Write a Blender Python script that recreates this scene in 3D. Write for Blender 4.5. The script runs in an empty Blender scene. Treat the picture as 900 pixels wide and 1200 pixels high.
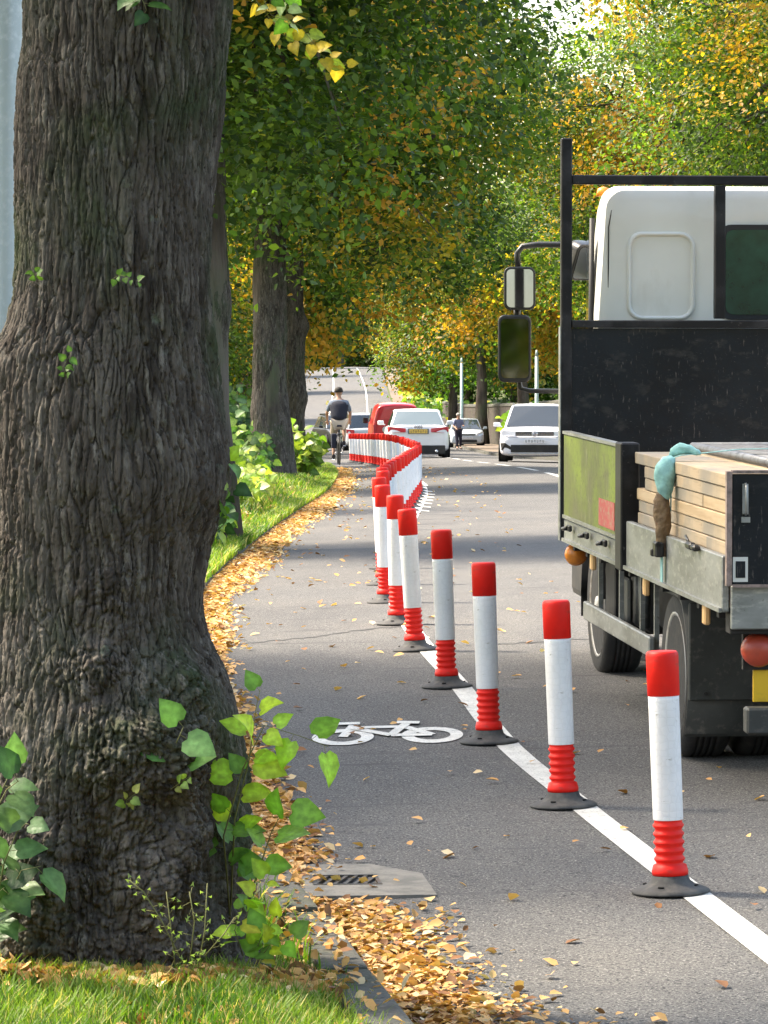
import bpy, bmesh, math, random
import numpy as np
from mathutils import Vector, Matrix
S = bpy.context.scene
COL = S.collection
R = math.radians
rng = np.random.default_rng(7)
random.seed(7)
F = 4267.0          # focal length in photo pixels (900 x 1200)
HY = 430.0          # horizon row

# ------------------------------------------------------------------ curves
def curve(pts):
    xs = np.array([p[0] for p in pts], float); ys = np.array([p[1] for p in pts], float)
    m = np.gradient(ys, xs)
    d = np.diff(ys) / np.diff(xs)
    for i in range(1, len(xs) - 1):
        m[i] = 0 if d[i-1] * d[i] <= 0 else 2 * d[i-1] * d[i] / (d[i-1] + d[i])
    def f(x):
        x = np.asarray(x, float)
        xc = np.clip(x, xs[0], xs[-1])
        i = np.clip(np.searchsorted(xs, xc, side='right') - 1, 0, len(xs) - 2)
        h = xs[i+1] - xs[i]; t = (xc - xs[i]) / h
        return ((2*t**3-3*t**2+1)*ys[i] + (t**3-2*t**2+t)*h*m[i] + (-2*t**3+3*t**2)*ys[i+1] + (t**3-t**2)*h*m[i+1])
    return f
drop = curve([(-30,2.26),(0,1.81),(11.3,1.64),(21,1.50),(26,1.53),(35,1.66),(45,1.8),(61,2.02),(76,2.16),(91,2.42),(104,2.66),(129,3.15),
              (182,3.96),(230,4.5),(262,4.6),(300,3.6),(340,2.4),(400,1.1),(440,.35),(480,0),(520,-.1),(800,1.0)])
left_edge = curve([(-30,5.0),(-8,2.5),(0,1.35),(5,.65),(8,.22),(9.3,0),(10.2,-.12),(11.3,-.29),(13,-.50),(16,-.80),(20,-1.07),(25.4,-1.25),(35,-1.22),(46,-1.09),
              (61,-.9),(68,-.9),(78,-1.15),(91,-1.6),(110,-2.2),(129,-2.8),(182,-4.2),(260,-6.4),(340,-7.9),(440,-9.5),(520,-10.5),(800,-14)])
right_edge = curve([(-30,9),(0,7.2),(60,6.6),(75,6.0),(91,5.3),(107,4.7),(120,4.2),(171,3.9),(200,3.3),(260,1.8),(340,.4),(440,-.1),(520,-.3),(800,-3)])
centre_x = curve([(-30,5.5),(0,4.2),(20,3.5),(45,3.4),(67,3.2),(80,2.6),(94,2.05),(104,1.8),(129,.9),(182,-.2),(260,-1.1),(340,-1.67),(440,-3.1),(520,-4.3),(800,-8)])
post_x = curve([(-10,3.45),(0,2.27),(11.3,.90),(13.3,.656),(15.2,.44),(17.5,.295),(19.4,.164),(21.3,.075),(23.4,.011),(25.5,-.003),(28,.005),(31,.04),(34,.075),
              (37,.14),(43,.27),(50,.42),(56,.54),(61,.58),(66,.50),(76,.14),(86,-.32),(97,-.93)])
def zroad(x, d):
    x = np.asarray(x, float); d = np.asarray(d, float)
    c = centre_x(d) - np.abs(x - centre_x(d))
    return -drop(d) + .025 * (c - np.where(d < 97, post_x(d), post_x(97)))
def at(px, d): return (px - 450.0) * d / F

# ------------------------------------------------------------------ noise
def _h(i, j, k, s):
    n = (i * 374761393 + j * 668265263 + k * 2147483647 + s * 1274126177) & 0xffffffff
    n = ((n ^ (n >> 13)) * 1274126177) & 0xffffffff
    return ((n ^ (n >> 16)) & 0xffff) / 65535.0
def vnoise(p, s=0):
    p = np.asarray(p, float); f = np.floor(p); t = p - f; t = t*t*(3-2*t); f = f.astype(np.int64)
    r = 0
    for a in (0,1):
        for b in (0,1):
            for c in (0,1):
                w = (t[...,0] if a else 1-t[...,0]) * (t[...,1] if b else 1-t[...,1]) * (t[...,2] if c else 1-t[...,2])
                r = r + w * _h(f[...,0]+a, f[...,1]+b, f[...,2]+c, s)
    return r
def worley(p, s=0):
    """distance between nearest and second nearest cell point"""
    p = np.asarray(p, np.float32); f = np.floor(p).astype(np.int64); f1 = np.full(p.shape[:-1], 9., np.float32); f2 = f1.copy()
    for a in (-1,0,1):
        for b in (-1,0,1):
            for c in (-1,0,1):
                i, j, k = f[...,0]+a, f[...,1]+b, f[...,2]+c
                d = np.sqrt((i+_h(i,j,k,s)-p[...,0])**2 + (j+_h(i,j,k,s+1)-p[...,1])**2 + (k+_h(i,j,k,s+2)-p[...,2])**2).astype(np.float32)
                m = d < f1; f2 = np.where(m, f1, np.minimum(f2, d)); f1 = np.where(m, d, f1)
    return f2 - f1
def fbm(p, o=4, s=0):
    p = np.asarray(p, float); r = 0; a = .5; q = 0
    for i in range(o):
        r = r + a * vnoise(p, s+i); q += a; p = p * 2.03; a *= .5
    return r / q

# ------------------------------------------------------------------ objects
def tag(o, label=None, cat=None, group=None, kind=None):
    if label: o['label'] = label
    if cat: o['category'] = cat
    if group: o['group'] = group
    if kind: o['kind'] = kind
    return o
def thing(name, label, cat, loc=(0,0,0), rz=0, group=None):
    o = bpy.data.objects.new(name, None); COL.objects.link(o)
    o.location = loc; o.rotation_euler = (0, 0, rz); o.empty_display_size = .1
    return tag(o, label, cat, group)
def link(name, me, mat=None, parent=None):
    o = bpy.data.objects.new(name, me); COL.objects.link(o)
    if mat is not None and not me.materials:
        for m in (mat if isinstance(mat, (list, tuple)) else [mat]): me.materials.append(m)
    if parent is not None: o.parent = parent
    return o
def kids(o): return [c for c in bpy.data.objects if c.parent == o]
def copy_tree(o, loc=None, rz=None, label=None, group=None):
    ch = TREE.get(o.name)
    if ch is None:
        ch = kids(o); TREE[o.name] = ch
    c = o.copy(); COL.objects.link(c)
    if loc is not None: c.location = loc
    if rz is not None: c.rotation_euler = (0, 0, rz)
    if label: c['label'] = label
    if group: c['group'] = group
    for k in ch:
        k2 = k.copy(); COL.objects.link(k2); k2.parent = c
        sub = TREE.get(k.name)
        if sub is None: sub = kids(k); TREE[k.name] = sub
        for g in sub:
            g2 = g.copy(); COL.objects.link(g2); g2.parent = k2
    return c
TREE = {}
def fastmesh(name, V, quads=None, tris=None, col=None, smooth=False):
    me = bpy.data.meshes.new(name)
    V = np.asarray(V, np.float32).reshape(-1, 3)
    faces = quads if quads is not None else tris
    faces = np.asarray(faces, np.int32); k = faces.shape[1]
    me.vertices.add(len(V)); me.vertices.foreach_set('co', V.ravel())
    me.loops.add(faces.size); me.loops.foreach_set('vertex_index', faces.ravel())
    me.polygons.add(len(faces)); me.polygons.foreach_set('loop_start', np.arange(0, faces.size, k, dtype=np.int32))
    try: me.polygons.foreach_set('loop_total', np.full(len(faces), k, np.int32))
    except Exception: pass
    if smooth: me.polygons.foreach_set('use_smooth', np.ones(len(faces), bool))
    me.update(calc_edges=True)
    if col is not None:
        a = me.attributes.new('Col', 'FLOAT_COLOR', 'POINT')
        c4 = np.ones((len(V), 4), np.float32); c4[:, :3] = col
        a.data.foreach_set('color', c4.ravel())
    return me

class MB:
    """collects shapes into one bmesh"""
    def __init__(s): s.b = bmesh.new(); s.mi = 0
    def _new(s, fs, mi):
        for f in fs: f.material_index = mi
    def box(s, c, d, bevel=0.0, seg=1, rot=None, mi=0):
        r = bmesh.ops.create_cube(s.b, size=1.0); vs = r['verts']
        M = Matrix.Translation(c) @ (rot.to_4x4() if rot is not None else Matrix()) @ Matrix.Diagonal((d[0], d[1], d[2], 1))
        bmesh.ops.transform(s.b, matrix=M, verts=vs)
        fs = set(f for v in vs for f in v.link_faces)
        if bevel > 0:
            es = list(set(e for v in vs for e in v.link_edges))
            r2 = bmesh.ops.bevel(s.b, geom=es, offset=bevel, segments=seg, affect='EDGES', profile=.6)
            fs = set(r2['faces']) | set(f for f in fs if f.is_valid)
        s._new(fs, mi); return s
    def bx(s, x0, x1, y0, y1, z0, z1, bevel=0.0, seg=1, mi=0):
        return s.box(((x0+x1)/2, (y0+y1)/2, (z0+z1)/2), (x1-x0, y1-y0, z1-z0), bevel, seg, None, mi)
    def tube(s, pts, r, n=8, caps=True, mi=0, smooth=True):
        pts = [Vector(p) for p in pts]; rs = r if isinstance(r, (list, tuple, np.ndarray)) else [r]*len(pts)
        rings = []; up = None
        for i, p in enumerate(pts):
            t = (pts[min(i+1, len(pts)-1)] - pts[max(i-1, 0)]).normalized()
            if up is None:
                up = Vector((0,0,1)) if abs(t.z) < .9 else Vector((1,0,0))
            a = t.cross(up)
            if a.length < 1e-4: a = t.cross(Vector((0,1,0)))
            a.normalize(); b = a.cross(t).normalized(); up = b
            rings.append([s.b.verts.new(p + (a*math.cos(2*math.pi*k/n) + b*math.sin(2*math.pi*k/n))*rs[i]) for k in range(n)])
        for i in range(len(rings)-1):
            for k in range(n):
                f = s.b.faces.new((rings[i][k], rings[i][(k+1)%n], rings[i+1][(k+1)%n], rings[i+1][k])); f.material_index = mi; f.smooth = smooth
        if caps:
            for rr in (rings[0][::-1], rings[-1]):
                f = s.b.faces.new(rr); f.material_index = mi
        return s
    def lathe(s, prof, n=24, c=(0,0,0), axis='z', mi=0, smooth=True):
        c = Vector(c); rings = []
        for r, h in prof:
            ring = []
            for k in range(n):
                a = 2*math.pi*k/n; u, v = r*math.cos(a), r*math.sin(a)
                q = (u, v, h) if axis == 'z' else ((h, u, v) if axis == 'x' else (u, h, v))
                ring.append(s.b.verts.new(c + Vector(q)))
            rings.append(ring)
        for i in range(len(rings)-1):
            for k in range(n):
                f = s.b.faces.new((rings[i][k], rings[i][(k+1)%n], rings[i+1][(k+1)%n], rings[i+1][k])); f.material_index = mi; f.smooth = smooth
        for i in (0, -1):
            if prof[i][0] > 1e-5:
                f = s.b.faces.new(rings[i]); f.material_index = mi
        return s
    def poly(s, pts, mi=0, smooth=False):
        f = s.b.faces.new([s.b.verts.new(p) for p in pts]); f.material_index = mi; f.smooth = smooth; return s
    def prism(s, pts, off, mi=0):
        off = Vector(off); a = [s.b.verts.new(p) for p in pts]; b = [s.b.verts.new(Vector(p)+off) for p in pts]; n = len(a)
        fs = [s.b.faces.new(a[::-1]), s.b.faces.new(b)] + [s.b.faces.new((a[i], a[(i+1)%n], b[(i+1)%n], b[i])) for i in range(n)]
        s._new(fs, mi); return s
    def loft(s, rings, mi=0, cap=True, smooth=True, closed=True):
        vs = [[s.b.verts.new(p) for p in r] for r in rings]; n = len(vs[0])
        for i in range(len(vs)-1):
            for k in range(n if closed else n-1):
                f = s.b.faces.new((vs[i][k], vs[i][(k+1)%n], vs[i+1][(k+1)%n], vs[i+1][k])); f.smooth = smooth; f.material_index = mi
        if cap:
            s.b.faces.new(vs[0][::-1]).material_index = mi; s.b.faces.new(vs[-1]).material_index = mi
        return s
    def build(s, name, mat=None, parent=None, sub=0):
        bmesh.ops.recalc_face_normals(s.b, faces=s.b.faces)
        me = bpy.data.meshes.new(name); s.b.to_mesh(me); s.b.free()
        o = link(name, me, mat, parent)
        if sub:
            m = o.modifiers.new('sub', 'SUBSURF'); m.levels = sub; m.render_levels = sub
        return o

# ------------------------------------------------------------------ materials
def mat(name, base=(.5,.5,.5), rough=.6, metal=0.0, spec=.5, noise=None, bump=None, coat=0.0, emit=None, obj=True, trans=0):
    """noise = list of (scale, stretch, colour, lo, hi) layers; bump = (scale, strength, stretch)"""
    m = bpy.data.materials.new(name); m.use_nodes = True
    nt = m.node_tree; N = nt.nodes; L = nt.links; p = N['Principled BSDF']
    p.inputs['Roughness'].default_value = rough; p.inputs['Metallic'].default_value = metal
    p.inputs['Specular IOR Level'].default_value = spec
    p.inputs['Coat Weight'].default_value = coat; p.inputs['Coat Roughness'].default_value = .08
    if trans: p.inputs['Transmission Weight'].default_value = trans
    rgb = N.new('ShaderNodeRGB'); rgb.outputs[0].default_value = (*base, 1); cur = rgb.outputs[0]
    tc = N.new('ShaderNodeTexCoord')
    for i, (sc, st, c, lo, hi) in enumerate(noise or []):
        mp = N.new('ShaderNodeMapping'); mp.inputs['Scale'].default_value = st; mp.inputs['Location'].default_value = (i*3.7, i*1.3, i*2.1)
        L.new(tc.outputs['Object'], mp.inputs[0])
        nz = N.new('ShaderNodeTexNoise'); nz.inputs['Scale'].default_value = sc; nz.inputs['Detail'].default_value = 5
        nz.inputs['Roughness'].default_value = .62
        L.new(mp.outputs[0], nz.inputs['Vector'])
        mr = N.new('ShaderNodeMapRange'); mr.inputs['From Min'].default_value = lo; mr.inputs['From Max'].default_value = hi
        L.new(nz.outputs['Fac'], mr.inputs['Value'])
        mx = N.new('ShaderNodeMix'); mx.data_type = 'RGBA'; mx.inputs[7].default_value = (*c, 1)
        L.new(mr.outputs[0], mx.inputs[0]); L.new(cur, mx.inputs[6]); cur = mx.outputs[2]
    L.new(cur, p.inputs['Base Color'])
    if bump:
        mp = N.new('ShaderNodeMapping'); mp.inputs['Scale'].default_value = bump[2] if len(bump) > 2 else (1,1,1)
        L.new(tc.outputs['Object'], mp.inputs[0])
        nz = N.new('ShaderNodeTexNoise'); nz.inputs['Scale'].default_value = bump[0]; nz.inputs['Detail'].default_value = 4
        L.new(mp.outputs[0], nz.inputs['Vector'])
        b = N.new('ShaderNodeBump'); b.inputs['Strength'].default_value = bump[1]; b.inputs['Distance'].default_value = bump[3] if len(bump) > 3 else .01
        L.new(nz.outputs['Fac'], b.inputs['Height']); L.new(b.outputs[0], p.inputs['Normal'])
    if emit:
        p.inputs['Emission Color'].default_value = (*emit[:3], 1); p.inputs['Emission Strength'].default_value = emit[3]
    return m
def leafmat(name, transl=.42, rough=.5, mott=False):
    m = bpy.data.materials.new(name); m.use_nodes = True; nt = m.node_tree; N = nt.nodes; L = nt.links
    p = N['Principled BSDF']; out = N['Material Output']
    a = N.new('ShaderNodeAttribute'); a.attribute_name = 'Col'
    if mott:
        tc = N.new('ShaderNodeTexCoord'); nz = N.new('ShaderNodeTexNoise'); nz.inputs['Scale'].default_value = 55; nz.inputs['Detail'].default_value = 3; L.new(tc.outputs['Object'], nz.inputs['Vector'])
        mr = N.new('ShaderNodeMapRange'); mr.inputs['From Min'].default_value = .35; mr.inputs['From Max'].default_value = .68; mr.inputs['To Min'].default_value = .72; mr.inputs['To Max'].default_value = 1.15; L.new(nz.outputs['Fac'], mr.inputs['Value'])
        mm = N.new('ShaderNodeMix'); mm.data_type = 'RGBA'; mm.blend_type = 'MULTIPLY'; mm.inputs[0].default_value = 1; L.new(a.outputs['Color'], mm.inputs[6]); L.new(mr.outputs[0], mm.inputs[7]); acol = mm.outputs[2]
        bb = N.new('ShaderNodeBump'); bb.inputs['Strength'].default_value = .5; bb.inputs['Distance'].default_value = .004; L.new(nz.outputs['Fac'], bb.inputs['Height']); L.new(bb.outputs[0], p.inputs['Normal'])
    else: acol = a.outputs['Color']
    L.new(acol, p.inputs['Base Color']); p.inputs['Roughness'].default_value = rough; p.inputs['Specular IOR Level'].default_value = .35
    t = N.new('ShaderNodeBsdfTranslucent')
    g = N.new('ShaderNodeMix'); g.data_type = 'RGBA'; g.blend_type = 'MULTIPLY'; g.inputs[0].default_value = 1
    g.inputs[7].default_value = (1.5, 1.7, .75, 1); L.new(acol, g.inputs[6]); L.new(g.outputs[2], t.inputs['Color'])
    mx = N.new('ShaderNodeMixShader'); mx.inputs[0].default_value = transl
    L.new(p.outputs[0], mx.inputs[1]); L.new(t.outputs[0], mx.inputs[2]); L.new(mx.outputs[0], out.inputs['Surface'])
    return m

M = {}
M['leaf'] = leafmat('leaf', .48); M['shoot_leaf'] = leafmat('shoot_leaf', .40, .42, True); M['litter'] = leafmat('litter', .12, .7); M['grass'] = leafmat('grass_blade', .4, .55)
M['bark'] = mat('bark', (.072,.060,.052), .95, spec=.08, noise=[(7,(1,1,.3),(.112,.095,.083),.40,.60),(16,(1,1,.25),(.035,.028,.024),.48,.66),(2.4,(1,1,1),(.050,.062,.034),.50,.70),(45,(1,1,.18),(.17,.15,.13),.52,.68),(90,(1,1,.5),(.03,.025,.02),.55,.68),(9,(1,1,1),(.15,.17,.13),.66,.76)],
                bump=(120,1.0,(1,1,.3),.006))
M['bark_far'] = mat('bark_far', (.13,.105,.09), .95, spec=.1, noise=[(4,(1,1,.2),(.055,.045,.038),.42,.62),(1.2,(1,1,1),(.09,.10,.06),.45,.7)], bump=(18,1.0,(1,1,.18),.05))
def asphalt():
    m = mat('asphalt', (.105,.103,.104), .93, spec=.2, noise=[(.35,(1,1,1),(.125,.118,.112),.4,.65),(1.7,(1,.35,1),(.085,.083,.085),.42,.66),
        (95,(1,1,1),(.035,.035,.038),.50,.60),(140,(1,1,1),(.30,.285,.265),.55,.66),(4,(.25,1.5,1),(.07,.068,.07),.60,.72)], bump=(150,.55,(1,1,1),.004))
    return m
M['asphalt'] = asphalt()
M['white_paint'] = mat('road_paint', (.62,.61,.58), .8, noise=[(6,(1,1,1),(.50,.49,.47),.45,.65),(30,(1,1,1),(.34,.33,.32),.56,.70),(110,(1,1,1),(.16,.16,.155),.58,.64)], bump=(120,.3,(1,1,1),.003))
M['old_paint'] = mat('worn_road_paint', (.55,.54,.52), .8, noise=[(8,(1,1,1),(.25,.25,.24),.45,.7)])
M['kerb'] = mat('kerb_stone', (.075,.072,.066), .95, noise=[(6,(1,1,1),(.06,.058,.05),.4,.65),(60,(1,1,1),(.16,.15,.14),.58,.72),(2,(1,1,1),(.05,.06,.03),.5,.7)], bump=(40,.6,(1,1,1),.01))
M['concrete'] = mat('drain_concrete', (.20,.185,.165), .95, noise=[(9,(1,1,1),(.12,.115,.105),.42,.62),(90,(1,1,1),(.12,.115,.11),.55,.68)], bump=(60,.5,(1,1,1),.006))
M['iron'] = mat('cast_iron', (.07,.065,.06), .6, metal=.6, noise=[(20,(1,1,1),(.12,.07,.04),.5,.7)])
M['black'] = mat('dark_gap', (.008,.008,.008), .9)
M['soil'] = mat('verge_soil', (.06,.085,.025), .95, spec=.1, noise=[(3,(1,1,1),(.10,.14,.03),.4,.65),(12,(1,1,1),(.10,.075,.045),.5,.7),(60,(1,1,1),(.04,.05,.02),.45,.65)], bump=(40,1,(1,1,1),.03))
M['ground'] = mat('open_ground', (.06,.08,.03), .95, spec=.1, noise=[(.2,(1,1,1),(.09,.10,.04),.4,.65),(3,(1,1,1),(.10,.075,.045),.5,.7)])
M['pavement'] = mat('pavement_tarmac', (.12,.10,.085), .93, noise=[(1.5,(1,1,1),(.20,.13,.075),.42,.62),(60,(1,1,1),(.1,.09,.08),.5,.7)], bump=(60,.4,(1,1,1),.005))
M['post_red'] = mat('post_red', (.80,.014,.008), .5, spec=.28, noise=[(6,(1,1,1),(.66,.012,.009),.4,.65),(18,(1,1,2),(.45,.04,.03),.60,.76)], bump=(40,.08,(1,1,1),.003))
M['rubber'] = mat('post_rubber', (.035,.035,.038), .75, noise=[(14,(1,1,1),(.09,.085,.08),.45,.68)], bump=(60,.3,(1,1,1),.003))
def refl():
    m = mat('reflective_sleeve', (.80,.80,.83), .38, spec=.5, noise=[(9,(1,1,.5),(.70,.70,.72),.42,.66),(3,(1,1,1),(.58,.56,.53),.52,.75),(28,(1,1,3),(.42,.40,.38),.64,.74)])
    nt = m.node_tree; N = nt.nodes; L = nt.links; p = N['Principled BSDF']; tc = N['Texture Coordinate']
    v = N.new('ShaderNodeTexVoronoi'); v.feature = 'DISTANCE_TO_EDGE'; v.inputs['Scale'].default_value = 42; v.inputs['Randomness'].default_value = .55
    L.new(tc.outputs['Object'], v.inputs['Vector'])
    c = N.new('ShaderNodeMapRange'); c.inputs['From Min'].default_value = .0; c.inputs['From Max'].default_value = .12; L.new(v.outputs['Distance'], c.inputs['Value'])
    src = p.inputs['Base Color'].links[0].from_socket; mx = N.new('ShaderNodeMix'); mx.data_type = 'RGBA'; mx.blend_type = 'MULTIPLY'; mx.inputs[0].default_value = 1
    cr = N.new('ShaderNodeMapRange'); cr.inputs['To Min'].default_value = .945; cr.inputs['To Max'].default_value = 1.0; L.new(c.outputs[0], cr.inputs['Value'])
    L.new(src, mx.inputs[6]); L.new(cr.outputs[0], mx.inputs[7]); L.new(mx.outputs[2], p.inputs['Base Color'])
    b = N.new('ShaderNodeBump'); b.inputs['Strength'].default_value = .18; b.inputs['Distance'].default_value = .002
    L.new(c.outputs[0], b.inputs['Height']); L.new(b.outputs[0], p.inputs['Normal'])
    return m
M['sleeve'] = refl()
M['galv2'] = mat('dull_galvanised', (.20,.21,.23), .55, metal=.4, noise=[(20,(1,1,1),(.13,.13,.14),.45,.65)])
M['galv'] = mat('galvanised', (.42,.46,.48), .5, metal=.35, noise=[(3,(1,1,.2),(.33,.37,.40),.4,.65),(30,(1,1,1),(.5,.53,.55),.5,.7)])
M['tyre'] = mat('tyre_rubber', (.016,.016,.018), .8, noise=[(20,(1,1,1),(.035,.033,.03),.45,.7)], bump=(60,.3,(1,1,1),.004))
M['rim'] = mat('wheel_rim', (.35,.34,.33), .5, metal=.5, noise=[(10,(1,1,1),(.12,.09,.07),.5,.7)])
M['alloy'] = mat('alloy_rim', (.45,.45,.47), .35, metal=.8)
M['chassis'] = mat('chassis_dark', (.011,.011,.012), .75, noise=[(5,(1,1,1),(.03,.026,.022),.45,.7)])
M['guard'] = mat('mudguard', (.042,.046,.045), .6, noise=[(4,(1,1,1),(.026,.028,.027),.4,.65),(25,(1,1,1),(.10,.092,.082),.55,.72)])
M['truck_black'] = mat('truck_black_steel', (.005,.005,.007), .5, spec=.3, noise=[(6,(1,1,1),(.03,.03,.034),.45,.7),(40,(1,1,1),(.09,.08,.08),.64,.76)])
def board():
    return mat('headboard_paint', (.0022,.0045,.0085), .42, spec=.3, noise=[(2.5,(1,1,1),(.006,.010,.016),.4,.65),(7,(1.2,1,2.2),(.035,.034,.034),.56,.74),(22,(4,1,.8),(.10,.09,.085),.62,.72),(50,(1,1,5),(.13,.12,.11),.66,.74)], bump=(9,.15,(1,1,1),.02))
M['headboard'] = board()
M['alu'] = mat('dropside_alloy', (.30,.31,.31), .45, metal=.45, noise=[(3,(1,.6,2),(.17,.18,.17),.4,.65),(14,(1,1,3),(.42,.42,.40),.52,.72),(40,(1,1,1),(.10,.09,.07),.6,.75)], bump=(20,.1,(1,1,1),.005))
M['algae'] = mat('algae_panel', (.10,.125,.028), .42, metal=.1, noise=[(1.6,(1,1,1.3),(.19,.26,.025),.42,.60),(3.1,(1,1,1),(.105,.10,.06),.48,.68),(14,(1,2.5,.5),(.26,.27,.17),.58,.74),(40,(1,1,1),(.05,.055,.02),.55,.70),(70,(1,1,1),(.34,.34,.28),.66,.74)])
M['red_sticker'] = mat('faded_red_sticker', (.42,.05,.05), .6, noise=[(30,(1,1,1),(.35,.22,.15),.48,.65)])
M['cab'] = mat('cab_white', (.66,.655,.63), .42, coat=.25, noise=[(1.5,(1,1,1),(.60,.59,.56),.4,.68),(5,(1,1,.4),(.52,.50,.46),.56,.8)])
M['cab_glass'] = mat('cab_glass', (.006,.035,.024), .04, spec=.8, noise=[(6,(1,1,1),(.012,.065,.045),.4,.65)])
M['gasket'] = mat('gasket', (.012,.012,.014), .6)
M['plastic'] = mat('black_plastic', (.015,.015,.017), .38, spec=.5, noise=[(20,(1,1,1),(.03,.03,.03),.5,.7)])
M['mirror'] = mat('mirror_glass', (.34,.35,.37), .03, metal=1.0)
M['timber'] = mat('fresh_timber', (.42,.315,.205), .85, noise=[(3,(6,.35,6),(.42,.30,.19),.42,.60),(22,(6,.2,6),(.27,.19,.115),.52,.72),(1.3,(1,.3,1),(.47,.38,.27),.4,.65),(9,(1,.7,1.6),(.16,.09,.05),.63,.70),(2,(1,1,1),(.27,.235,.19),.48,.66)], bump=(30,.2,(5,.3,5),.004))
M['timber2'] = mat('weathered_timber', (.52,.39,.25), .85, noise=[(4,(6,.35,6),(.42,.30,.18),.42,.62),(22,(6,.2,6),(.34,.23,.13),.55,.75)], bump=(30,.2,(5,.3,5),.004))
M['teal'] = mat('teal_webbing', (.20,.40,.40), .8, noise=[(30,(1,1,1),(.33,.62,.60),.4,.7)], bump=(80,.5,(1,1,1),.004))
M['sack'] = mat('strap_sleeve', (.19,.125,.07), .8, noise=[(14,(1,1,1),(.07,.04,.03),.45,.65),(30,(1,1,1),(.32,.24,.16),.6,.75)], bump=(25,1,(1,1,1),.02))
M['amber'] = mat('amber_lens', (.85,.28,.03), .3, spec=.6, noise=[(12,(1,1,1),(.6,.17,.03),.45,.7)])
M['amber_pale'] = mat('side_marker', (.80,.48,.22), .3)
M['redlens'] = mat('red_lens', (.45,.06,.03), .35, noise=[(12,(1,1,1),(.30,.05,.03),.45,.7)])
M['yellow'] = mat('yellow_board', (.72,.44,.02), .5, noise=[(12,(1,1,1),(.5,.3,.03),.5,.7)])
M['white_label'] = mat('white_label', (.6,.6,.58), .6)
def paint(n, c, c2=None, rough=.3): return mat(n, c, rough, coat=.6, noise=[(1.5,(1,1,1),c2 or tuple(x*.88 for x in c),.4,.7)])
M['white_car'] = paint('white_car_paint', (.70,.71,.74)); M['pearl_car'] = paint('pearl_white_paint', (.68,.69,.76)); M['silver_car'] = paint('silver_car_paint', (.42,.46,.50))
M['red_car'] = paint('red_van_paint', (.62,.02,.035)); M['black_car'] = mat('black_car_paint', (.008,.009,.014), .35); M['blue_car'] = paint('pale_car_paint', (.5,.53,.58))
M['car_glass'] = mat('car_glass', (.02,.028,.035), .04, spec=1.0); M['pale_glass'] = mat('pale_rear_glass', (.09,.12,.13), .06, spec=1.0)
M['head_lens'] = mat('headlamp_lens', (.75,.77,.85), .12, spec=.8, coat=.5); M['tail_lens'] = mat('tail_lens', (.5,.03,.05), .2, coat=.5)
M['plate_w'] = mat('white_plate', (.70,.70,.74), .5); M['plate_y'] = mat('yellow_plate', (.72,.48,.10), .5); M['ink'] = mat('plate_ink', (.02,.02,.03), .6)
M['chrome'] = mat('chrome_trim', (.6,.62,.68), .15, metal=1.0)
M['skin'] = mat('skin', (.42,.24,.17), .6); M['hair'] = mat('dark_hair', (.02,.016,.014), .8); M['grey_hair'] = mat('grey_hair', (.32,.30,.28), .8)
M['navy'] = mat('navy_vest', (.012,.014,.03), .85, bump=(12,.4,(1,1,1),.02)); M['shirt'] = mat('pale_blue_shirt', (.16,.19,.25), .85, bump=(12,.4,(1,1,1),.02))
M['shorts'] = mat('stone_shorts', (.50,.41,.34), .9, bump=(14,.4,(1,1,1),.02)); M['shoe'] = mat('dark_shoe', (.03,.025,.03), .7)
M['top'] = mat('blue_grey_top', (.16,.18,.30), .85); M['trousers'] = mat('dark_trousers', (.022,.02,.04), .9)
M['bikeframe'] = mat('bike_frame', (.02,.022,.035), .4, spec=.6); M['bag'] = mat('pannier_cloth', (.015,.018,.04), .8)
M['wall'] = mat('old_stone_wall', (.05,.038,.032), .95, noise=[(2.2,(1,1,2.2),(.028,.02,.018),.42,.6),(8,(1,1,2),(.085,.065,.055),.52,.7),(1,(1,1,1),(.05,.06,.03),.5,.7)], bump=(6,1,(1,1,2),.05))
M['column'] = mat('lamp_column_paint', (.40,.50,.46), .5, metal=.1, noise=[(2,(1,1,.3),(.33,.42,.40),.4,.65)])
M['pole_white'] = mat('white_sign', (.7,.7,.7), .5)

# ------------------------------------------------------------------ setting: road, kerbs, verge, ground
def strip(name, d, xa, xb, nx, zf, m, smooth=True, kind='structure'):
    d = np.asarray(d); t = np.linspace(0, 1, nx)
    X = xa[:, None] * (1-t) + xb[:, None] * t; D = np.repeat(d[:, None], nx, 1)
    Z = zf(X, D); V = np.stack([X, D, Z], -1).reshape(-1, 3)
    i = np.arange(len(d)-1)[:, None]; j = np.arange(nx-1)[None]
    q = np.stack([i*nx+j, i*nx+j+1, (i+1)*nx+j+1, (i+1)*nx+j], -1).reshape(-1, 4)
    o = link(name, fastmesh(name, V, quads=q, smooth=smooth), m)
    if kind: o['kind'] = kind
    return o
dd = np.concatenate([np.arange(-30, 40, .5), np.arange(40, 120, 1.5), np.arange(120, 560, 5), np.arange(560, 801, 30)])
strip('road', dd, left_edge(dd), right_edge(dd), 24, zroad, M['asphalt'])

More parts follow.
